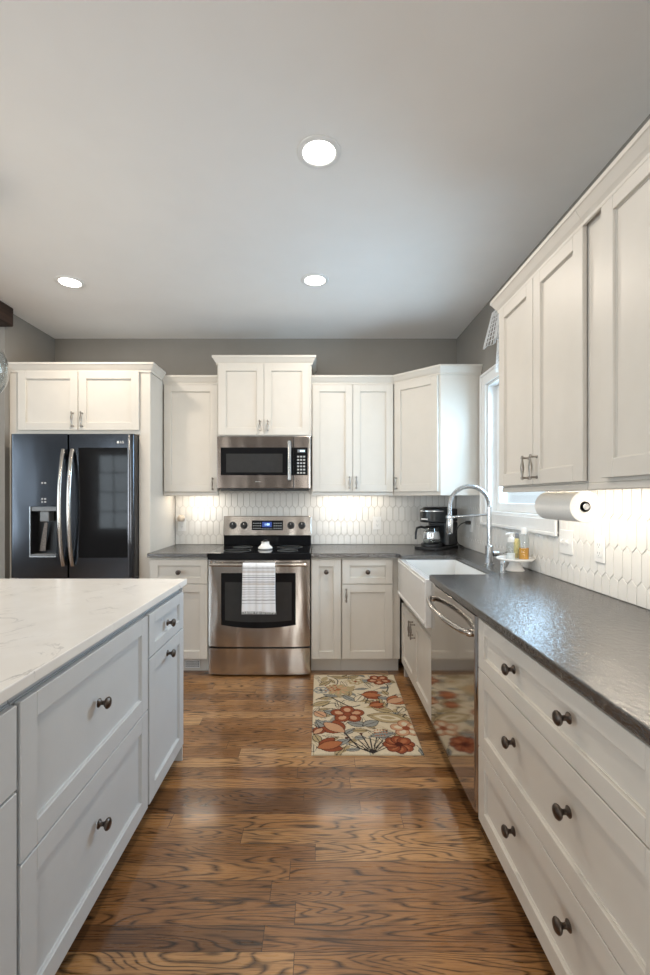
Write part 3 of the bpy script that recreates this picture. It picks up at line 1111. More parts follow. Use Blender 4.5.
# --- refrigerator
fx0, fx1 = -2.288, -1.376
YD = 3.355
t = thing('refrigerator', 'black stainless french door refrigerator with dark glass panel and dispenser', 'refrigerator', (-1.827, 3.7, 0))
MB().box(-2.286, 3.449, .03, fx1 - .004, 4.02, 1.770, .004).build('body', M['greyplastic'], t)
FD = BK(0, YD)
zt, zb = 1.798, .735
# left door with the dispenser recess
rx0, rx1, rz0, rz1 = -2.134, -1.944, .900, 1.263
lx0, lx1 = fx0, -1.862
mb = MB()
edge = [(lx0 + .025, 3.447), (lx0, 3.447), (lx0, 3.380)] + [(lx0 + .025 * (1 - math.cos(a)), 3.380 - .025 * math.sin(a)) for a in [PI / 2 * i / 8 for i in range(1, 9)]]
mb.prism(edge, zb, zt, 0, 1, True)
e = lx0 + .025
for a in ((e, zb, rx0, zt), (rx1, zb, lx1, zt), (rx0, zb, rx1, rz0), (rx0, rz1, rx1, zt)):
    mb.box(a[0], YD, a[1], a[2], 3.45, a[3])
mb.box(rx0, 3.44, rz0, rx1, 3.45, rz1)
dl = mb.build('left_door', M['darksteel'], t, sharp=50)
mb = MB()                                                   # dispenser surround and cavity
mb.box(-2.230, YD - .0015, .878, rx0 - .008, YD - .0002, 1.270)
disp = mb.build('dispenser_panel', M['darksteel'], dl)
mb = MB()
for a in ((rx0 - .007, rz0 - .012, rx0, rz1), (rx0, rz0 - .012, rx1, rz0)):
    mb.box(a[0], YD - .004, a[1], a[2], YD + .004, a[3], .001)
mb.build('dispenser_bezel', M['chrome'], dl)
mb = MB()
mb.box(rx0 + .0005, 3.437, rz0 + .001, rx1 - .0005, 3.4395, rz1 - .001)
mb.box(rx0 + .0005, YD + .004, rz0 + .001, rx0 + .003, 3.437, rz1 - .001)
mb.box(rx1 - .003, YD + .004, rz0 + .001, rx1 - .0005, 3.437, rz1 - .001)
mb.build('dispenser_cavity', M['blackplastic'], dl)
MB().box(rx0 + .003, YD + .001, rz0 + .001, rx1 - .003, 3.437, rz0 + .010, .001).build('drip_tray', M['greyplastic'], dl)
MB().box(rx0 + .003, YD + .004, rz1 - .035, rx1 - .003, 3.437, rz1 - .001, .002).build('dispenser_head', M['greyplastic'], dl)
mb = MB().prism([(-2.076, 3.43), (-2.071, 3.362), (-2.006, 3.362), (-2.001, 3.43)], 1.150, 1.227, .006, 2)
mb.build('nozzle', M['greyplastic'], dl)
xz_prism(MB(), [(-2.058, 1.140), (-2.036, 1.140), (-2.052, .93), (-2.098, .93)], 3.400, 3.406).build('paddle', M['bronze'], dl)
mb = MB(FD)
for ix, iz in ((-2.048, 1.318), (-2.026, 1.318), (-2.048, 1.296), (-2.026, 1.296), (-2.048, 1.436), (-2.026, 1.436)):
    mb.box(ix - .007, .0002, iz - .006, ix + .007, .0008, iz + .006)
mb.build('display_icons', M['greytext'], dl)
# right door
qx0, qx1 = -1.849, fx1
mb = MB()
edge = [(qx1, 3.447), (qx1 - .04, 3.447), (qx1 - .04, YD)] + [(qx1 - .04 + .04 * math.sin(a), YD + .025 * (1 - math.cos(a))) for a in [PI / 2 * i / 8 for i in range(1, 9)]]
mb.prism(edge, zb, zt, 0, 1, True)
mb.box(qx0, YD, zb, qx1 - .04, 3.447, zt)
dr = mb.build('right_door', M['darksteel'], t, sharp=50)
MB(FD).box(-1.780, .0002, .884, -1.419, .003, 1.696, .0015).build('glass_panel', M['blackglass'], dr)
mb = MB(FD).lathe([(0, 0), (.0095, 0), (.0095, .001), (0, .001)], (-1.489, .0002, 1.736), (0, 1, 0), 24)
lg = mb.build('brand_badge', M['white'], dr)
text_mesh('LG', .024, FD, -1.459, .0010, 1.736, 'brand_letters', M['white'], dr)


def bow_handle(name, x, z0, z1, depth, parent):
    pts, n = [], 22
    for i in range(n + 1):
        s = i / n
        pts.append((x, YD - .012 - depth * math.sin(PI * s) ** .75, z0 + (z1 - z0) * s))
    mb = MB().tube(pts, .0155, 12, flat=.80, up=(1, 0, 0))
    for zz in (z0 + .012, z1 - .012):
        mb.box(x - .012, YD - .02, zz - .014, x + .012, YD - .0003, zz + .014, .003)
    return mb.build(name, M['steel'], parent)


bow_handle('door_handle', -1.887, .828, 1.682, .055, dl)
bow_handle('door_handle', -1.819, .828, 1.682, .055, dr)
for z0_, z1_ in ((.40, .725), (.06, .39)):
    f = MB().box(fx0, YD, z0_, fx1, 3.45, z1_, .006, 2).build('freezer_drawer', M['darksteel'], t)
    mb = MB().tube([(fx0 + .08, YD - .05, z1_ - .06), (fx1 - .08, YD - .05, z1_ - .06)], .013, 12)
    for xx in (fx0 + .1, fx1 - .1):
        mb.box(xx - .012, YD - .05, z1_ - .07, xx + .012, YD - .0003, z1_ - .05, .003)
    mb.build('drawer_handle', M['steel'], f)
MB().box(fx1 - .10, 3.40, 1.7985, fx1 - .01, 3.46, 1.8045, .002).build('hinge_cover', M['blackplastic'], t)

# --- dishwasher
t = thing('dishwasher', 'stainless dishwasher with a bowed bar handle, between sink and drawers', 'dishwasher', (.9, 2.1, 0))
MB().box(.628, 1.748, .11, 1.19, 2.466, .872).build('tub', M['blackplastic'], t)
Q = Matrix(((0, 1, 0, 0), (1, 0, 0, 0), (0, 0, 1, 0), (0, 0, 0, 1)))    # swaps X and Y
mb = MB(Q)
mb.prism([(1.747, .627), (1.747, .612), (1.753, .603), (1.764, .598), (2.445, .598), (2.456, .603), (2.466, .612), (2.466, .627)], .112, .870, .002)
d = mb.build('door', M['steel_v'], t, sharp=50)
MB().box(.700, 1.749, .0005, .715, 2.465, .1115).build('toe_kick', M['blackplastic'], t)
pts = []
for i in range(25):
    s = i / 24
    pts.append((.588 - .046 * math.sin(PI * s) ** .55, 1.80 + .615 * s, .792))
mb = MB().tube(pts, .0125, 14)
for yy in (1.80, 2.415):
    mb.lathe([(.016, 0), (.016, .010), (.012, .022)], (.5978, yy, .792), (-1, 0, 0), 16)
mb.build('door_handle', M['steel'], d)

# --- farmhouse sink
t = thing('farmhouse_sink', 'white fireclay farmhouse sink with beaded apron front', 'sink', (.79, 2.88, .62))
mb = MB()
mb.box(.572, 2.474, .616, .612, 3.335, .8835, .005, 3)
ap = mb.build('apron', M['porcelain'], t)
for bz, br in ((.864, .0062), (.640, .0085)):
    mb = MB()
    for i in range(34):
        mb.sphere((.571, 2.50 + i * (3.315 - 2.50) / 33, bz), br, 8)
    mb.box(.568, 2.492, bz - .002, .5725, 3.323, bz + .002)
    mb.build('bead_trim', M['porcelain'], ap)
mb = MB()
mb.box(.6122, 2.474, .640, 1.00, 2.452 + .046, .883)
mb.box(.6122, 3.245, .640, 1.00, 3.300, .883)
mb.box(.962, 2.4985, .640, 1.00, 3.2445, .883)
mb.box(.6122, 2.4985, .620, .9615, 3.2445, .645)
mb.build('basin', M['porcelain'], t)
mb = MB().lathe([(0, 0), (.045, 0), (.045, .004), (.035, .003), (.0, .001)], (.79, 2.87, .6455), n=24)
mb.build('drain', M['chrome'], t)

# --- faucet
fxx, fyy = 1.045, 2.81
t = thing('kitchen_faucet', 'tall chrome spring neck faucet standing behind the white sink', 'faucet', (fxx, fyy, CT))
MB().lathe([(0, 0), (.030, 0), (.030, .006), (.024, .010), (.0, .010)], (fxx, fyy, CT + .0003), n=26).build('base', M['chrome'], t)
MB().lathe([(0, 0), (.0225, 0), (.0225, .105), (.018, .110), (.0, .110)], (fxx, fyy, CT + .0105), n=24).build('body', M['chrome'], t)
MB().lathe([(0, 0), (.0145, 0), (.0145, .235), (.0, .235)], (fxx, fyy, CT + .121), n=20).build('riser', M['chrome'], t)
zz = CT + .356
pts = [(fxx, fyy, zz)]
for i in range(25):
    a = PI * i / 24
    pts.append((fxx - .122 + .122 * math.cos(a), fyy, zz + .005 + .122 * math.sin(a)))
pts += [(fxx - .244, fyy, zz - .02), (fxx - .244, fyy, 1.202)]
mb = MB().tube(pts, .0125, 14)
L = 0
for a, b in zip(pts, pts[1:]):                              # spring coils around the neck
    a, b = Vector(a), Vector(b)
    k = int((b - a).length / .0058) + 1
    for j in range(k):
        p = a.lerp(b, j / k)
        dd = (b - a).normalized()
        mb.lathe([(.0124, -.0018), (.0146, 0), (.0124, .0018)], p, dd, 12)
mb.build('spring_neck', M['chrome'], t)
MB().lathe([(0, 0), (.014, 0), (.0195, .010), (.0195, .085), (.015, .100), (0, .100)], (fxx - .244, fyy, 1.103), n=22).build('spray_head', M['chrome'], t)
MB().lathe([(0, 0), (.013, 0), (.013, .012), (0, .012)], (fxx - .244, fyy, 1.0905), n=20).build('nozzle', M['blackplastic'], t)
mb = MB().tube([(fxx - .015, fyy, 1.222), (fxx - .222, fyy, 1.208)], .0065, 12)
mb.lathe([(.0235, 0), (.0235, .016), (.0205, .016), (.0205, 0), (.0235, 0)], (fxx - .244, fyy, 1.200), n=22)
mb.build('docking_arm', M['chrome'], t)
mb = MB().lathe([(0, 0), (.017, 0), (.017, .034), (.013, .038), (0, .038)], (fxx + .0228, fyy, CT + .066), (1, 0, 0), 20)
mb.tube([(fxx + .045, fyy, CT + .066), (fxx + .075, fyy - .01, CT + .070), (fxx + .105, fyy - .018, CT + .082)], [.008, .006, .005], 10)
mb.build('lever_handle', M['chrome'], t)
mb = MB().lathe([(0, 0), (.019, 0), (.019, .004), (.0135, .007), (.0135, .046), (.016, .048), (.016, .060), (.012, .064), (0, .064)], (1.003, 2.495, CT + .0003), n=24)
tag(mb.build('soap_dispenser', M['chrome'], base=(1.003, 2.495, CT)), 'short chrome deck fitting on the dark worktop beside the cake stand', 'dispenser')

# ---------------------------------------------------------------- things on the worktops
t = thing('coffee_maker', 'black drip coffee maker with glass carafe in the counter corner', 'coffee maker', (.940, 3.712, CT))
cb = Vector((.940, 3.712, CT))
M_cof = Matrix.Translation(cb)


def cof():
    return MB(M_cof)


cof().prism([(-.098, -.155), (.098, -.155), (.105, -.135), (.105, .19), (-.105, .19), (-.105, -.135)], .0005, .022, .005, 2).build('base', M['blackplastic'], t)
cof().lathe([(0, 0), (.082, 0), (.085, .004), (.085, .020), (.078, .026), (0, .026)], (0, -.055, .0223), n=32).build('warming_plate', M['blackplastic'], t)
cof().prism([(-.100, .190), (-.100, .055), (-.07, .035), (.07, .035), (.100, .055), (.100, .190)], .0225, .215, .010, 2).build('water_tank', M['blackplastic'], t)
hd = [(.100 * math.cos(a), -.045 - .098 * math.sin(a)) for a in [PI * i / 16 for i in range(17)]]
hb = cof().prism([(.100, .190)] + hd + [(-.100, .190)], .2155, .325, .012, 3).build('brew_head', M['blackplastic'], t)
mb = cof()
mb.prism([(.070, .13)] + [(x * .74, y * .74 - .012) for x, y in hd] + [(-.070, .13)], .3253, .338, .006, 2)
mb.build('lid', M['blackplastic'], t)
bd = [(.1015 * math.cos(a), -.045 - .0995 * math.sin(a)) for a in [PI * i / 16 for i in range(17)]]
bi = [(.098 * math.cos(a), -.045 - .096 * math.sin(a)) for a in [PI * (16 - i) / 16 for i in range(17)]]
cof().prism(bd + bi, .303, .311).build('trim_band', M['chrome'], t)
cof().box(-.040, -.1462, .238, .020, -.1440, .248, .0008).build('badge', M['white'], t)
mb = cof().lathe([(0, .0), (.060, .0), (.068, .010), (.070, .045), (.060, .100), (.052, .120), (.050, .120), (.058, .099), (.068, .045), (.066, .011), (.058, .002), (0, .002)], (0, -.055, .0488), n=32)
cf = mb.build('carafe', M['clear'], t)
cof().lathe([(.0708, .034), (.0715, .040), (.0640, .092), (.0632, .090), (.0700, .040), (.0708, .034)], (0, -.055, .0488), n=32).build('steel_band', M['chrome'], cf)
cof().lathe([(0, .1205), (.054, .1205), (.056, .128), (.045, .138), (0, .140)], (0, -.055, .0488), n=28).build('carafe_lid', M['blackplastic'], cf)
hv = Vector((-.68, -.73, 0))
hc = Vector((0, -.055, .0488))
mb = cof().tube([hc + hv * .052 + Vector((0, 0, .122)), hc + hv * .085 + Vector((0, 0, .130)), hc + hv * .120 + Vector((0, 0, .120)), hc + hv * .128 + Vector((0, 0, .085)), hc + hv * .130 + Vector((0, 0, .030))], [.009, .010, .010, .009, .008], 10)
mb.build('carafe_handle', M['blackplastic'], cf)
t.rotation_euler = (0, 0, -PI / 4)
inv = Matrix.Translation(cb) @ Matrix.Rotation(PI / 4, 4, 'Z') @ Matrix.Translation(-cb)
mb = MB(inv)
cp = [(1.190, 3.62, 1.128), (1.150, 3.615, 1.130), (1.10, 3.60, 1.105), (1.075, 3.60, 1.04), (1.10, 3.63, .965), (1.160, 3.69, .932), (1.180, 3.78, .922), (1.160, 3.86, .921), (1.09, 3.92, .922)]


def spline(P, n=8):
    P = [Vector(p) for p in P]
    out = []
    for i in range(len(P) - 1):
        p0, p1, p2, p3 = P[max(i - 1, 0)], P[i], P[i + 1], P[min(i + 2, len(P) - 1)]
        for k in range(n):
            s = k / n
            out.append(.5 * ((2 * p1) + (p2 - p0) * s + (2 * p0 - 5 * p1 + 4 * p2 - p3) * s * s + (3 * p1 - p0 - 3 * p2 + p3) * s ** 3))
    return out + [P[-1]]


mb.tube(spline(cp), .0038, 8)
mb.box(1.158, 3.604, 1.114, 1.196, 3.636, 1.144, .005, 2)
mb.build('power_cord', M['blackplastic'], t)

kx, ky = 1.103, 2.575
t = thing('cake_stand', 'white ceramic pedestal stand holding soap bottles on the dark worktop', 'stand', (kx, ky, CT))
MB().lathe([(0, 0), (.050, 0), (.052, .004), (.040, .020), (.028, .045), (.026, .055), (0, .055)], (kx, ky, CT + .0003), n=36).build('pedestal', M['ceramic'], t)
MB().lathe([(0, 0), (.055, 0), (.096, .006), (.101, .012), (.101, .017), (.097, .019), (.092, .015), (0, .014)], (kx, ky, CT + .0556), n=44).build('plate', M['ceramic'], t)
PZ = CT + .0702
bx, by = 1.068, 2.545
t = thing('pump_bottle', 'clear foam pump bottle with white pump on the cake stand', 'bottle', (bx, by, PZ), 'bottles on the cake stand')
MB().lathe([(0, 0), (.022, 0), (.024, .004), (.024, .075), (.019, .090), (.013, .094), (0, .094)], (bx, by, PZ), n=24).build('bottle_body', M['bottleglass'], t)
MB().lathe([(0, 0), (.0205, 0), (.0215, .003), (.0215, .030), (0, .030)], (bx, by, PZ + .001), n=24).build('liquid_soap', M['white'], t)
mb = MB().lathe([(0, 0), (.017, 0), (.018, .004), (.017, .022), (.010, .028), (.008, .040), (.012, .042), (.013, .052), (0, .054)], (bx, by, PZ + .0942), n=22)
mb.tube([(bx, by, PZ + .141), (bx - .022, by - .008, PZ + .142), (bx - .036, by - .012, PZ + .137)], [.006, .005, .004], 8)
mb.build('pump', M['white'], t)
bx, by = 1.128, 2.606
t = thing('slim_bottle', 'slim yellow labelled bottle between the two clear bottles on the cake stand', 'bottle', (bx, by, PZ), 'bottles on the cake stand')
MB().lathe([(0, 0), (.0165, 0), (.0175, .003), (.0175, .095), (.010, .110), (0, .110)], (bx, by, PZ), n=22).build('bottle_body', M['yellow'], t)
MB().lathe([(0, 0), (.010, 0), (.010, .026), (.007, .030), (0, .030)], (bx, by, PZ + .1102), n=18).build('cap', M['greyplastic'], t)
bx, by = 1.138, 2.540
t = thing('soap_bottle', 'clear bottle with white cap and amber soap at its bottom, on the cake stand', 'bottle', (bx, by, PZ), 'bottles on the cake stand')
MB().lathe([(0, 0), (.024, 0), (.027, .003), (.027, .115), (.020, .134), (.013, .140), (0, .140)], (bx, by, PZ), n=26).build('bottle_body', M['bottleglass'], t)
MB().lathe([(0, 0), (.0235, 0), (.0258, .003), (.0258, .062), (0, .062)], (bx, by, PZ + .001), n=26).build('amber_liquid', M['amber'], t)
MB().lathe([(0, 0), (.015, 0), (.016, .003), (.015, .030), (.012, .034), (0, .034)], (bx, by, PZ + .1402), n=22).build('cap', M['white'], t)

# paper towel under the right hand cabinets
rx, ry0, ry1, rz = 1.0, 1.715, 1.995, 1.292
t = thing('paper_towel_holder', 'chrome bar under the right cabinets that carries the paper roll', 'holder', (rx, 1.855, rz))
mb = MB().cyl((rx, ry0 - .003, rz), (rx, ry1 + .012, rz), .0075)
mb.lathe([(0, 0), (.0125, 0), (.0125, .006), (0, .008)], (rx, ry0 - .002, rz), (0, -1, 0), 20)
mb.box(rx - .008, ry1 + .008, rz - .012, rx + .008, ry1 + .014, 1.3955, .001)
mb.box(rx - .02, ry1 - .03, 1.390, rx + .02, ry1 + .014, 1.3955, .001)
mb.build('bar', M['chrome'], t)
t = thing('paper_towel_roll', 'white paper towel roll hanging under the right wall cabinets', 'paper towel', (rx, 1.855, rz - .058))
mb = MB().lathe([(.0205, 0), (.0575, 0), (.0595, .002), (.0595, .278), (.0575, .28), (.0205, .28), (.0205, 0)], (rx, ry0, rz), (0, 1, 0), 48)
mb.build('paper', M['paper'], t)
MB().lathe([(.0085, .006), (.0175, .004), (.0185, .001), (.0203, .001), (.0203, .278), (.0175, .278), (.0085, .276), (.0085, .006)], (rx, ry0, rz), (0, 1, 0), 30).build('core', M['card'], t)

# spoon rest on the cooktop
t = thing('spoon_rest', 'small white footed dish with dark middle on the black cooktop', 'dish', (-.435, 3.62, .919))
MB().lathe([(0, 0), (.050, 0), (.058, .006), (.058, .012), (.048, .024), (.036, .034), (.030, .050), (.033, .058), (.028, .060), (.024, .050), (0, .046)], (-.435, 3.62, .9187), n=36).build('dish', M['ceramic'], t)
MB().lathe([(0, 0), (.022, 0), (.022, .012), (.015, .022), (.006, .026), (0, .026)], (-.435, 3.62, .9187 + .0505), n=24).build('knob', M['blackplastic'], t)


# ---------------------------------------------------------------- sockets and switches
def plate(F, u, v, label, kind, name='wall_outlet', grp=None):
    w = .115 if kind == 'switch2' else .072
    t = thing(name, label, 'switch' if 'switch' in kind else 'outlet', at(F, u, .009, v - .058), grp)
    MB(F).box(u - w / 2, .0088, v - .058, u + w / 2, .0138, v + .058, .002, 2).build('cover_plate', M['white'], t)
    mb, ms = MB(F), MB(F)
    if kind == 'switch2':
        for du in (-.023, .023):
            mb.box(u + du - .006, .0139, v - .013, u + du + .006, .016, v + .013, .001)
            b = MB(F @ Matrix.Translation((u + du, .015, v)) @ Matrix.Rotation(math.radians(25), 4, 'X'))
            b.box(-.0045, -.002, -.006, .0045, .014, .006, .001).build('toggle', M['white'], t)
        mb.build('toggle_collar', M['white'], t)
    else:
        mb.box(u - .017, .0139, v - .034, u + .017, .0162, v + .034, .002)
        mb.build('socket_face', M['white'], t)
        for dv in (-.018, .018):
            ms.box(u - .008, .0163, v + dv - .005, u - .006, .0166, v + dv + .006)
            ms.box(u + .006, .0163, v + dv - .005, u + .008, .0166, v + dv + .005)
            ms.box(u - .002, .0163, v + dv - .012, u + .002, .0166, v + dv - .008)
        ms.build('slots', M['greyplastic'], t)
    return t


FBW, FRW = BK(0, YW), RT(XW, 0)
plate(FBW, .507, 1.104, 'white wall outlet on the back wall tiles right of the range', 'outlet')
plate(FBW, -1.222, 1.090, 'white wall outlet on the back wall tiles left of the range', 'outlet')
plate(FRW, 3.62, 1.112, 'white wall outlet beside the coffee maker, its plug in it', 'outlet')
plate(FRW, 2.226, 1.110, 'white double toggle light switch under the paper towel roll', 'switch2', 'light_switch')
plate(FRW, 1.958, 1.106, 'white wall outlet on the right wall tiles nearest the camera', 'outlet')
t = thing('plug_in_night_light', 'small beige plug-in night light in the outlet left of the range', 'night light', at(FBW, -1.222, .017, 1.10))
MB(FBW).lathe([(0, 0), (.018, 0), (.022, .006), (.022, .020), (0, .020)], (-1.222, .0170, 1.112), (0, 1, 0), 20).build('plug', M['white'], t)
MB(FBW).lathe([(0, 0), (.024, .0), (.031, .014), (.032, .030), (.027, .046), (.018, .054), (0, .056)], (-1.222, .044, 1.120), (0, 0, 1), 24).build('shade', M['beige'], t)

# ---------------------------------------------------------------- ceiling lights
for lx, ly, lb in ((-.004, 1.861, 'round recessed ceiling light nearest the camera, largest of the three'),
                   (-.032, 2.953, 'round recessed ceiling light in front of the range'),
                   (-1.637, 2.980, 'round recessed ceiling light in front of the refrigerator')):
    t = thing('recessed_light', lb, 'ceiling light', (lx, ly, ZC), 'recessed ceiling lights')
    MB().lathe([(.066, -.0004), (.090, -.0004), (.090, -.004), (.084, -.007), (.070, -.007), (.066, -.004), (.066, -.0004)], (lx, ly, ZC), n=48).build('trim_ring', M['trimwhite'], t)
    MB().lathe([(0, -.0005), (.0655, -.0005), (.0655, -.0030), (0, -.0045)], (lx, ly, ZC), n=40).build('lens', M['lens'], t)
    d = bpy.data.lights.new('recessed_lamp', 'AREA')
    d.shape = 'DISK'
    d.size = .12
    d.energy = 10
    d.color = (1.0, .88, .74)
    o = bpy.data.objects.new('recessed_lamp', d)
    COL.objects.link(o)
    o.parent = t
    o.location = (0, 0, -.012)

# pendant over the island, only the rim of its globe in view
px_, py_, pz_, pr_ = -1.555, 2.0, 1.900, .158
t = thing('pendant_light', 'clear glass globe pendant over the island at the left edge', 'pendant light', (px_, py_, pz_))
gp = [(pr_ * math.sin(a), pr_ * math.cos(a)) for a in [math.radians(170 - i * (170 - 16) / 30) for i in range(31)]]
gp = [(0.0, -pr_)] + gp
inn = [(r * (1 - .0035 / pr_) if r else 0, z * (1 - .0035 / pr_)) for r, z in gp][::-1]
MB().lathe(gp + inn, (px_, py_, pz_), n=56).build('globe', M['clear'], t)
MB().lathe([(0, 0), (.047, 0), (.050, .006), (.030, .05), (.012, .06), (0, .06)], (px_, py_, pz_ + pr_ - .008), n=28).build('socket_cap', M['bronze'], t)
MB().cyl((px_, py_, pz_ + pr_ + .050), (px_, py_, ZC - .02), .006).build('rod', M['bronze'], t)
MB().lathe([(0, 0), (.06, 0), (.06, .018), (0, .018)], (px_, py_, ZC - .0185), n=28).build('canopy', M['bronze'], t)
MB().lathe([(.013, 0), (.016, -.02), (.028, -.06), (.030, -.08), (.022, -.102), (0, -.110)], (px_, py_, pz_ + pr_ - .012), n=22).build('bulb', emit('pendant_bulb', (1.0, .82, .58), 6.0), t)
d = bpy.data.lights.new('pendant_lamp', 'POINT')
d.energy = 9
d.color = (1.0, .80, .58)
d.shadow_soft_size = .04
o = bpy.data.objects.new('pendant_lamp', d)
COL.objects.link(o)
o.parent = t
o.location = (0, 0, -.02)

# ---------------------------------------------------------------- floral rug
RWID, RLEN = .593, 1.05
NU, NV = 150, 265
uu, vv = np.meshgrid(np.linspace(0, RWID, NU), np.linspace(0, RLEN, NV))
S2L = lambda c: tuple(((x / 255) / 12.92 if x / 255 <= .04045 else (((x / 255) + .055) / 1.055) ** 2.4) for x in c)
CREAM, RUST, DRUST, PEACH = S2L((216, 204, 180)), S2L((146, 80, 56)), S2L((82, 42, 34)), S2L((202, 160, 128))
TAN, GREY, DARK, ORNG = S2L((178, 160, 124)), S2L((150, 152, 148)), S2L((52, 48, 48)), S2L((178, 114, 78))
img = np.empty((NV, NU, 3)); img[:] = CREAM


def put(mask, c):
    img[mask] = c


def ell(u, v, a, b, rot, fill, line=None, lw=.004, point=1.0):
    c, s = math.cos(rot), math.sin(rot)
    x, y = (uu - u) * c + (vv - v) * s, -(uu - u) * s + (vv - v) * c
    k = np.clip(1 - (np.abs(x) / a) ** 2, 0, 1) ** point

    def inside(g):
        aa, bb = a + g, b + g
        kk = np.clip(1 - (np.abs(x) / aa) ** 2, 0, 1) ** (.5 * point)
        return (np.abs(x) < aa) & (np.abs(y) < bb * kk)
    if line is not None:
        put(inside(lw), line)
    if fill is not None:
        put(inside(0), fill)


def leaf(u, v, a, b, rot, fill, line=DARK, rib=True, lw=.0045):
    ell(u, v, a, b, rot, fill, line, lw, 2.0)
    if rib:
        c, s = math.cos(rot), math.sin(rot)
        stem([(u - c * a, v - s * a), (u + c * a * .8, v + s * a * .8)], .0022, line)


def stem(P, w, c=DARK):
    P = [Vector((p[0], p[1], 0)) for p in P]
    out = spline(P, 8) if len(P) > 2 else P
    for a, b in zip(out, out[1:]):
        d = b - a
        L2 = max(d.length_squared, 1e-9)
        t_ = np.clip(((uu - a.x) * d.x + (vv - a.y) * d.y) / L2, 0, 1)
        put(((uu - a.x - t_ * d.x) ** 2 + (vv - a.y - t_ * d.y) ** 2) < w * w, c)


def flower(u, v, r, n, rot, c1, c2, cc, line=DRUST, pw=.42):
    for k in range(n):
        a = rot + 2 * PI * k / n
        ell(u + math.cos(a) * r * .58, v + math.sin(a) * r * .58, r * .46, r * pw, a, c1, line, .005)
        ell(u + math.cos(a) * r * .56, v + math.sin(a) * r * .56, r * .27, r * pw * .5, a, c2)
    ell(u, v, r * .22, r * .22, 0, cc, line, .004)


def tulip(u, v, r, rot, c1, c2, line=DRUST):
    for da, k in ((-.55, .9), (.55, .9), (0, 1.0)):
        a = rot + da
        ell(u + math.cos(a) * r * .42, v + math.sin(a) * r * .42, r * .62 * k, r * .30, a, c1 if da else c2, line, .005, 1.6)


# small background foliage, then stems, leaves, blossoms
rr_ = random.Random(5)
for k in range(95):
    a_, u_, v_ = rr_.uniform(-PI, PI), rr_.uniform(0, RWID), rr_.uniform(0, RLEN)
    stem([(u_ - .08 * math.cos(a_), v_ - .08 * math.sin(a_) + .02), (u_ - .03 * math.cos(a_), v_ - .03 * math.sin(a_)), (u_ + .05 * math.cos(a_), v_ + .05 * math.sin(a_))], .0022, rr_.choice([DARK, TAN, GREY]))
    leaf(u_, v_, rr_.uniform(.03, .055), rr_.uniform(.012, .022), a_, rr_.choice([CREAM, TAN, GREY, CREAM, TAN]), rr_.choice([DARK, DARK, TAN]), True, .003)
stem([(.02, .42), (.10, .37), (.16, .44), (.24, .52), (.30, .50)], .0045)
stem([(.06, .52), (.12, .47), (.17, .50)], .0035)
stem([(.06, .30), (.13, .30), (.22, .42)], .0040, GREY)
stem([(.30, .33), (.36, .39), (.34, .46)], .0035)
stem([(.02, .66), (.10, .62), (.17, .68), (.24, .66)], .0040, GREY)
stem([(.18, .82), (.22, .92), (.26, 1.0)], .0045)
stem([(.50, .30), (.52, .20), (.46, .10)], .0040)
stem([(.56, .34), (.50, .42), (.47, .52)], .0040)
stem([(.10, .02), (.17, .10), (.16, .20)], .0035)
stem([(.25, .03), (.28, .09), (.36, .08)], .0035)
stem([(.57, .62), (.53, .70), (.56, .80)], .0045)
stem([(.40, .02), (.42, .10), (.40, .18)], .003, GREY)
for k in range(9):
    a = -PI / 2 + (k - 4) * .24
    p = (.325, 1.045)
    L_ = .20 if k % 2 else .16
    e_ = (p[0] + math.cos(a) * L_, p[1] + math.sin(a) * L_)
    stem([p, e_], .0035)
    ell(e_[0], e_[1], .010, .010, 0, DRUST if k % 2 else GREY)
for a in ((.050, .48, .07, .030, -.5, TAN), (.12, .60, .06, .026, .5, GREY), (.235, .40, .055, .022, .9, GREY), (.305, .40, .060, .030, -1.1, CREAM),
          (.435, .555, .075, .034, .55, TAN), (.455, .665, .125, .060, .25, TAN), (.555, .565, .042, .024, -1.0, CREAM), (.265, .740, .060, .032, .35, GREY),
          (.345, .735, .055, .034, -.5, GREY), (.400, .860, .075, .028, -.25, GREY), (.075, .76, .085, .030, .9, GREY), (.045, .62, .050, .034, .8, PEACH),
          (.180, .055, .060, .024, .3, TAN), (.290, .045, .050, .022, -.6, TAN), (.115, .36, .050, .018, .3, GREY), (.500, .86, .060, .024, -.9, TAN),
          (.545, .12, .050, .022, .8, TAN), (.360, .12, .055, .022, -.4, GREY), (.080, .16, .055, .024, -.8, TAN), (.160, .94, .060, .024, -.6, GREY),
          (.470, .40, .050, .020, .3, GREY), (.030, .90, .050, .022, 1.2, TAN)):
    leaf(*a)
ell(.455, .665, .085, .034, .25, CREAM, TAN, .004, 2.0)
ell(.455, .665, .050, .018, .25, TAN, None, .004, 2.0)
flower(.170, .265, .085, 9, .2, TAN, PEACH, ORNG, TAN, .24)
flower(.052, .275, .050, 6, 0, GREY, CREAM, DARK, GREY)
flower(.470, .100, .080, 5, .4, RUST, PEACH, ORNG)
flower(.215, .620, .100, 5, -.3, RUST, PEACH, RUST)
flower(.545, .790, .085, 5, .9, PEACH, CREAM, RUST, RUST)
flower(.475, .960, .080, 8, 0, RUST, ORNG, DRUST)
flower(.300, .13, .050, 6, .3, TAN, CREAM, RUST, TAN)
tulip(.345, .345, .105, 0.1, RUST, ORNG)
tulip(.500, .455, .110, -.5, ORNG, PEACH)
tulip(.375, .505, .080, -.3, RUST, ORNG)
tulip(.165, .815, .125, 3.9, RUST, PEACH)
tulip(.055, .985, .115, -.4, RUST, ORNG)
tulip(.02, .84, .06, -.9, RUST, PEACH)
for k in range(16):
    ell(.085 + .022 * (k % 4) + .008 * ((k * 7) % 3), .20 + .028 * (k // 4), .007, .007, 0, RUST)
for k in range(14):
    ell(.36 + .016 * (k % 5), .81 + .030 * (k // 5), .006, .006, 0, ORNG)

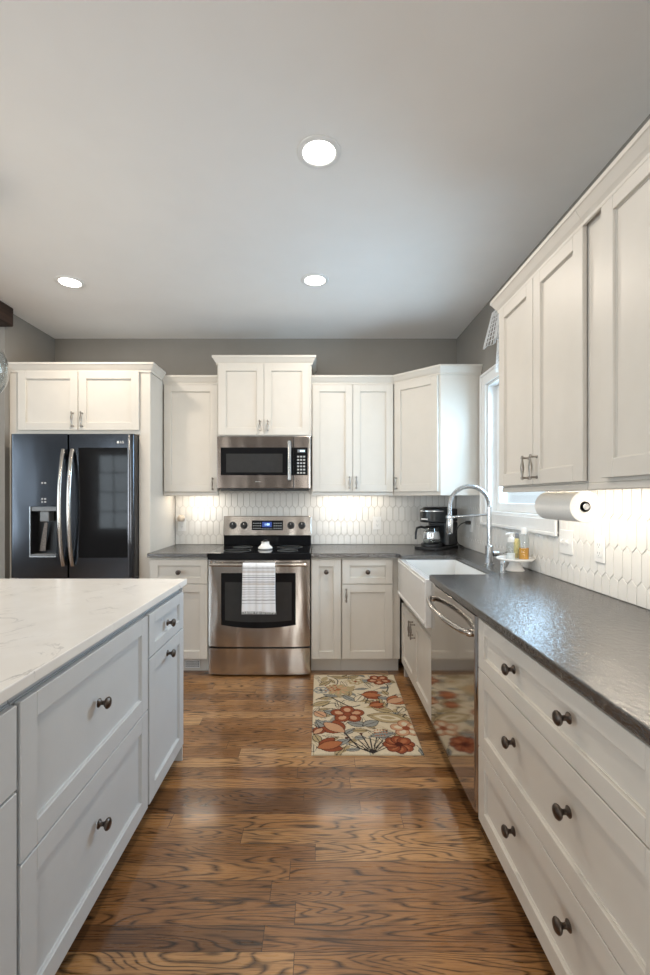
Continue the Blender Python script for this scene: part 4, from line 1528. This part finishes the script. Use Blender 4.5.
mb = MB()
X0, Y0, HR = -.045, 3.387, .011
rng = np.random.RandomState(3)
grid, cols = [], []
for j in range(NV):
    row = []
    for i in range(NU):
        ex = min(uu[j, i], RWID - uu[j, i], vv[j, i], RLEN - vv[j, i])
        z = HR - .006 * max(0, 1 - ex / .007) ** 2
        row.append(mb.bm.verts.new((X0 + uu[j, i] - .012 * vv[j, i] / RLEN * (uu[j, i] / RWID), Y0 - vv[j, i], z)))
        cols.append(img[j, i] * (1 + rng.uniform(-.07, .07)))
    grid.append(row)
for j in range(NV - 1):
    for i in range(NU - 1):
        f = mb.bm.faces.new([grid[j][i], grid[j + 1][i], grid[j + 1][i + 1], grid[j][i + 1]])
        f.smooth = True
rim = grid[0] + [r[-1] for r in grid[1:]] + grid[-1][-2::-1] + [r[0] for r in grid[-2:0:-1]]
low = [mb.bm.verts.new((v.co.x, v.co.y, .0008)) for v in rim]
for k in range(len(rim)):
    j = (k + 1) % len(rim)
    mb.bm.faces.new([rim[k], rim[j], low[j], low[k]])
mb.bm.faces.new(low)
cols += [np.array(CREAM)] * len(low)
M['rug'] = vcol('tufted_floral_wool', .95, .6, 420)
rug = mb.build('floral_rug', M['rug'], base=(X0 + RWID / 2, Y0 - RLEN / 2, 0))
tag(rug, 'cream floral rug with rust flowers on the oak floor before the sink', 'rug')


def paint(o, cols):
    ca = o.data.color_attributes.new('pattern', 'FLOAT_COLOR', 'POINT')
    a = np.ones((len(cols), 4), dtype=np.float32)
    a[:, :3] = np.clip(np.array(cols), 0, 1)
    ca.data.foreach_set('color', a.ravel())


paint(rug, cols)

# ---------------------------------------------------------------- towel over the oven handle
t = thing('dish_towel', 'white striped dish towel with fringe hung over the oven handle', 'towel', (-.444, 3.33, .50))
mb = MB()
TX0, TX1 = -.562, -.328
BZ, BY, BR = .836, 3.322, .0155
prof = []
ND = 110
for i in range(ND):
    prof.append((BY - BR - .002, .500 + (BZ - .500) * i / ND))
for i in range(9):
    a = PI * i / 8
    prof.append((BY - BR * math.cos(a), BZ + BR * math.sin(a)))
for i in range(1, 16):
    prof.append((BY + BR + .001, BZ - .25 * i / 15))
NX = 34
g, cols = [], []
WHT, STR, BRN = S2L((238, 238, 240)), S2L((110, 106, 112)), S2L((205, 200, 196))
for j, (yy, z_) in enumerate(prof):
    row = []
    fr = min(j / ND, 1)
    for i in range(NX + 1):
        s = i / NX
        wob = .006 * math.sin(s * 9.0 + 1.0) * (1 - fr) + .003 * math.sin(s * 21)
        if j > ND:
            wob = 0 if j < ND + 9 else .002 * math.sin(s * 9)
        spread = 1 + .05 * (1 - fr)
        xx = (TX0 + TX1) / 2 + (s - .5) * (TX1 - TX0) * spread
        row.append(mb.bm.verts.new((xx, yy - (abs(wob) if j <= ND else -abs(wob)), z_ + (.006 * math.sin(s * 5) if j == 0 else 0))))
        d_ = (BZ - z_) / .336 if j <= ND else 0
        ks = [.06, .10, .22, .26, .31, .36, .47, .52, .57, .62, .68, .75, .82]
        c = np.array(WHT)
        if any(abs(d_ - k) < .0055 for k in ks):
            c = np.array(STR) * .75 + np.array(WHT) * .2
        if .12 < d_ < .16 or .39 < d_ < .42:
            c = np.array(BRN)
        if .40 < s < .47:
            c = c * .80 + np.array(BRN) * .12
        cols.append(c)
    g.append(row)
for a, b in zip(g, g[1:]):
    for i in range(NX):
        f = mb.bm.faces.new([a[i], a[i + 1], b[i + 1], b[i]])
        f.smooth = True
M['towel'] = vcol('woven_towel', .95, .5, 600)
cl = mb.build('cloth', M['towel'], t, recalc=False)
paint(cl, cols)
so = cl.modifiers.new('thickness', 'SOLIDIFY')
so.thickness = .0025
so.offset = 0
mb = MB()
for k in range(40):
    xx = TX0 - .006 + (TX1 - TX0 + .012) * k / 39
    zz_ = .502
    mb.tube([(xx, BY - BR - .004, zz_), (xx + RND.uniform(-.003, .003), BY - BR - .006, zz_ - .010), (xx + RND.uniform(-.006, .006), BY - BR - .004, zz_ - .022)], [.0020, .0018, .0012], 6)
mb.build('fringe', M['lace'], t)

# ---------------------------------------------------------------- lace valance over the window
t = thing('lace_valance', 'white openwork lace valance hanging above the window behind the right cabinets', 'curtain', (1.16, 2.75, 2.13))
mb = MB().cyl((1.165, 2.36, 2.545), (1.165, 3.04, 2.545), .006)
for yy in (2.40, 3.00):
    mb.cyl((1.165, yy, 2.545), (XW - .001, yy, 2.545), .005)
mb.build('curtain_rod', M['trimwhite'], t)
mb = MB()
tiers = [(2.552, 2.355, 2.395, 3.020, 2.285, 3.133, 8, 30), (2.362, 2.130, 2.40, 2.925, 2.40, 2.912, 9, 24)]
for z1_, z0_, a1, b1, a0, b0, nr, nc in tiers:
    rows = []
    for r in range(nr + 1):
        s = r / nr
        ya, yb = a1 + (a0 - a1) * s, b1 + (b0 - b1) * s
        row = []
        for c in range(nc + 1):
            q_ = c / nc
            z_ = z1_ + (z0_ - z1_) * s - (.010 * abs(math.sin(q_ * nc * PI / 4)) if r == nr else 0)
            row.append(mb.bm.verts.new((1.150 + .014 * math.sin(q_ * 24) * (.4 + .6 * s) - .012 * s, ya + (yb - ya) * q_, z_)))
        rows.append(row)
    for r in range(nr):
        for c in range(nc):
            mb.bm.faces.new([rows[r][c], rows[r][c + 1], rows[r + 1][c + 1], rows[r + 1][c]])
lc = mb.build('lace', M['lace'], t, recalc=False)
wf = lc.modifiers.new('openwork', 'WIREFRAME')
wf.thickness = .0085
wf.use_even_offset = False
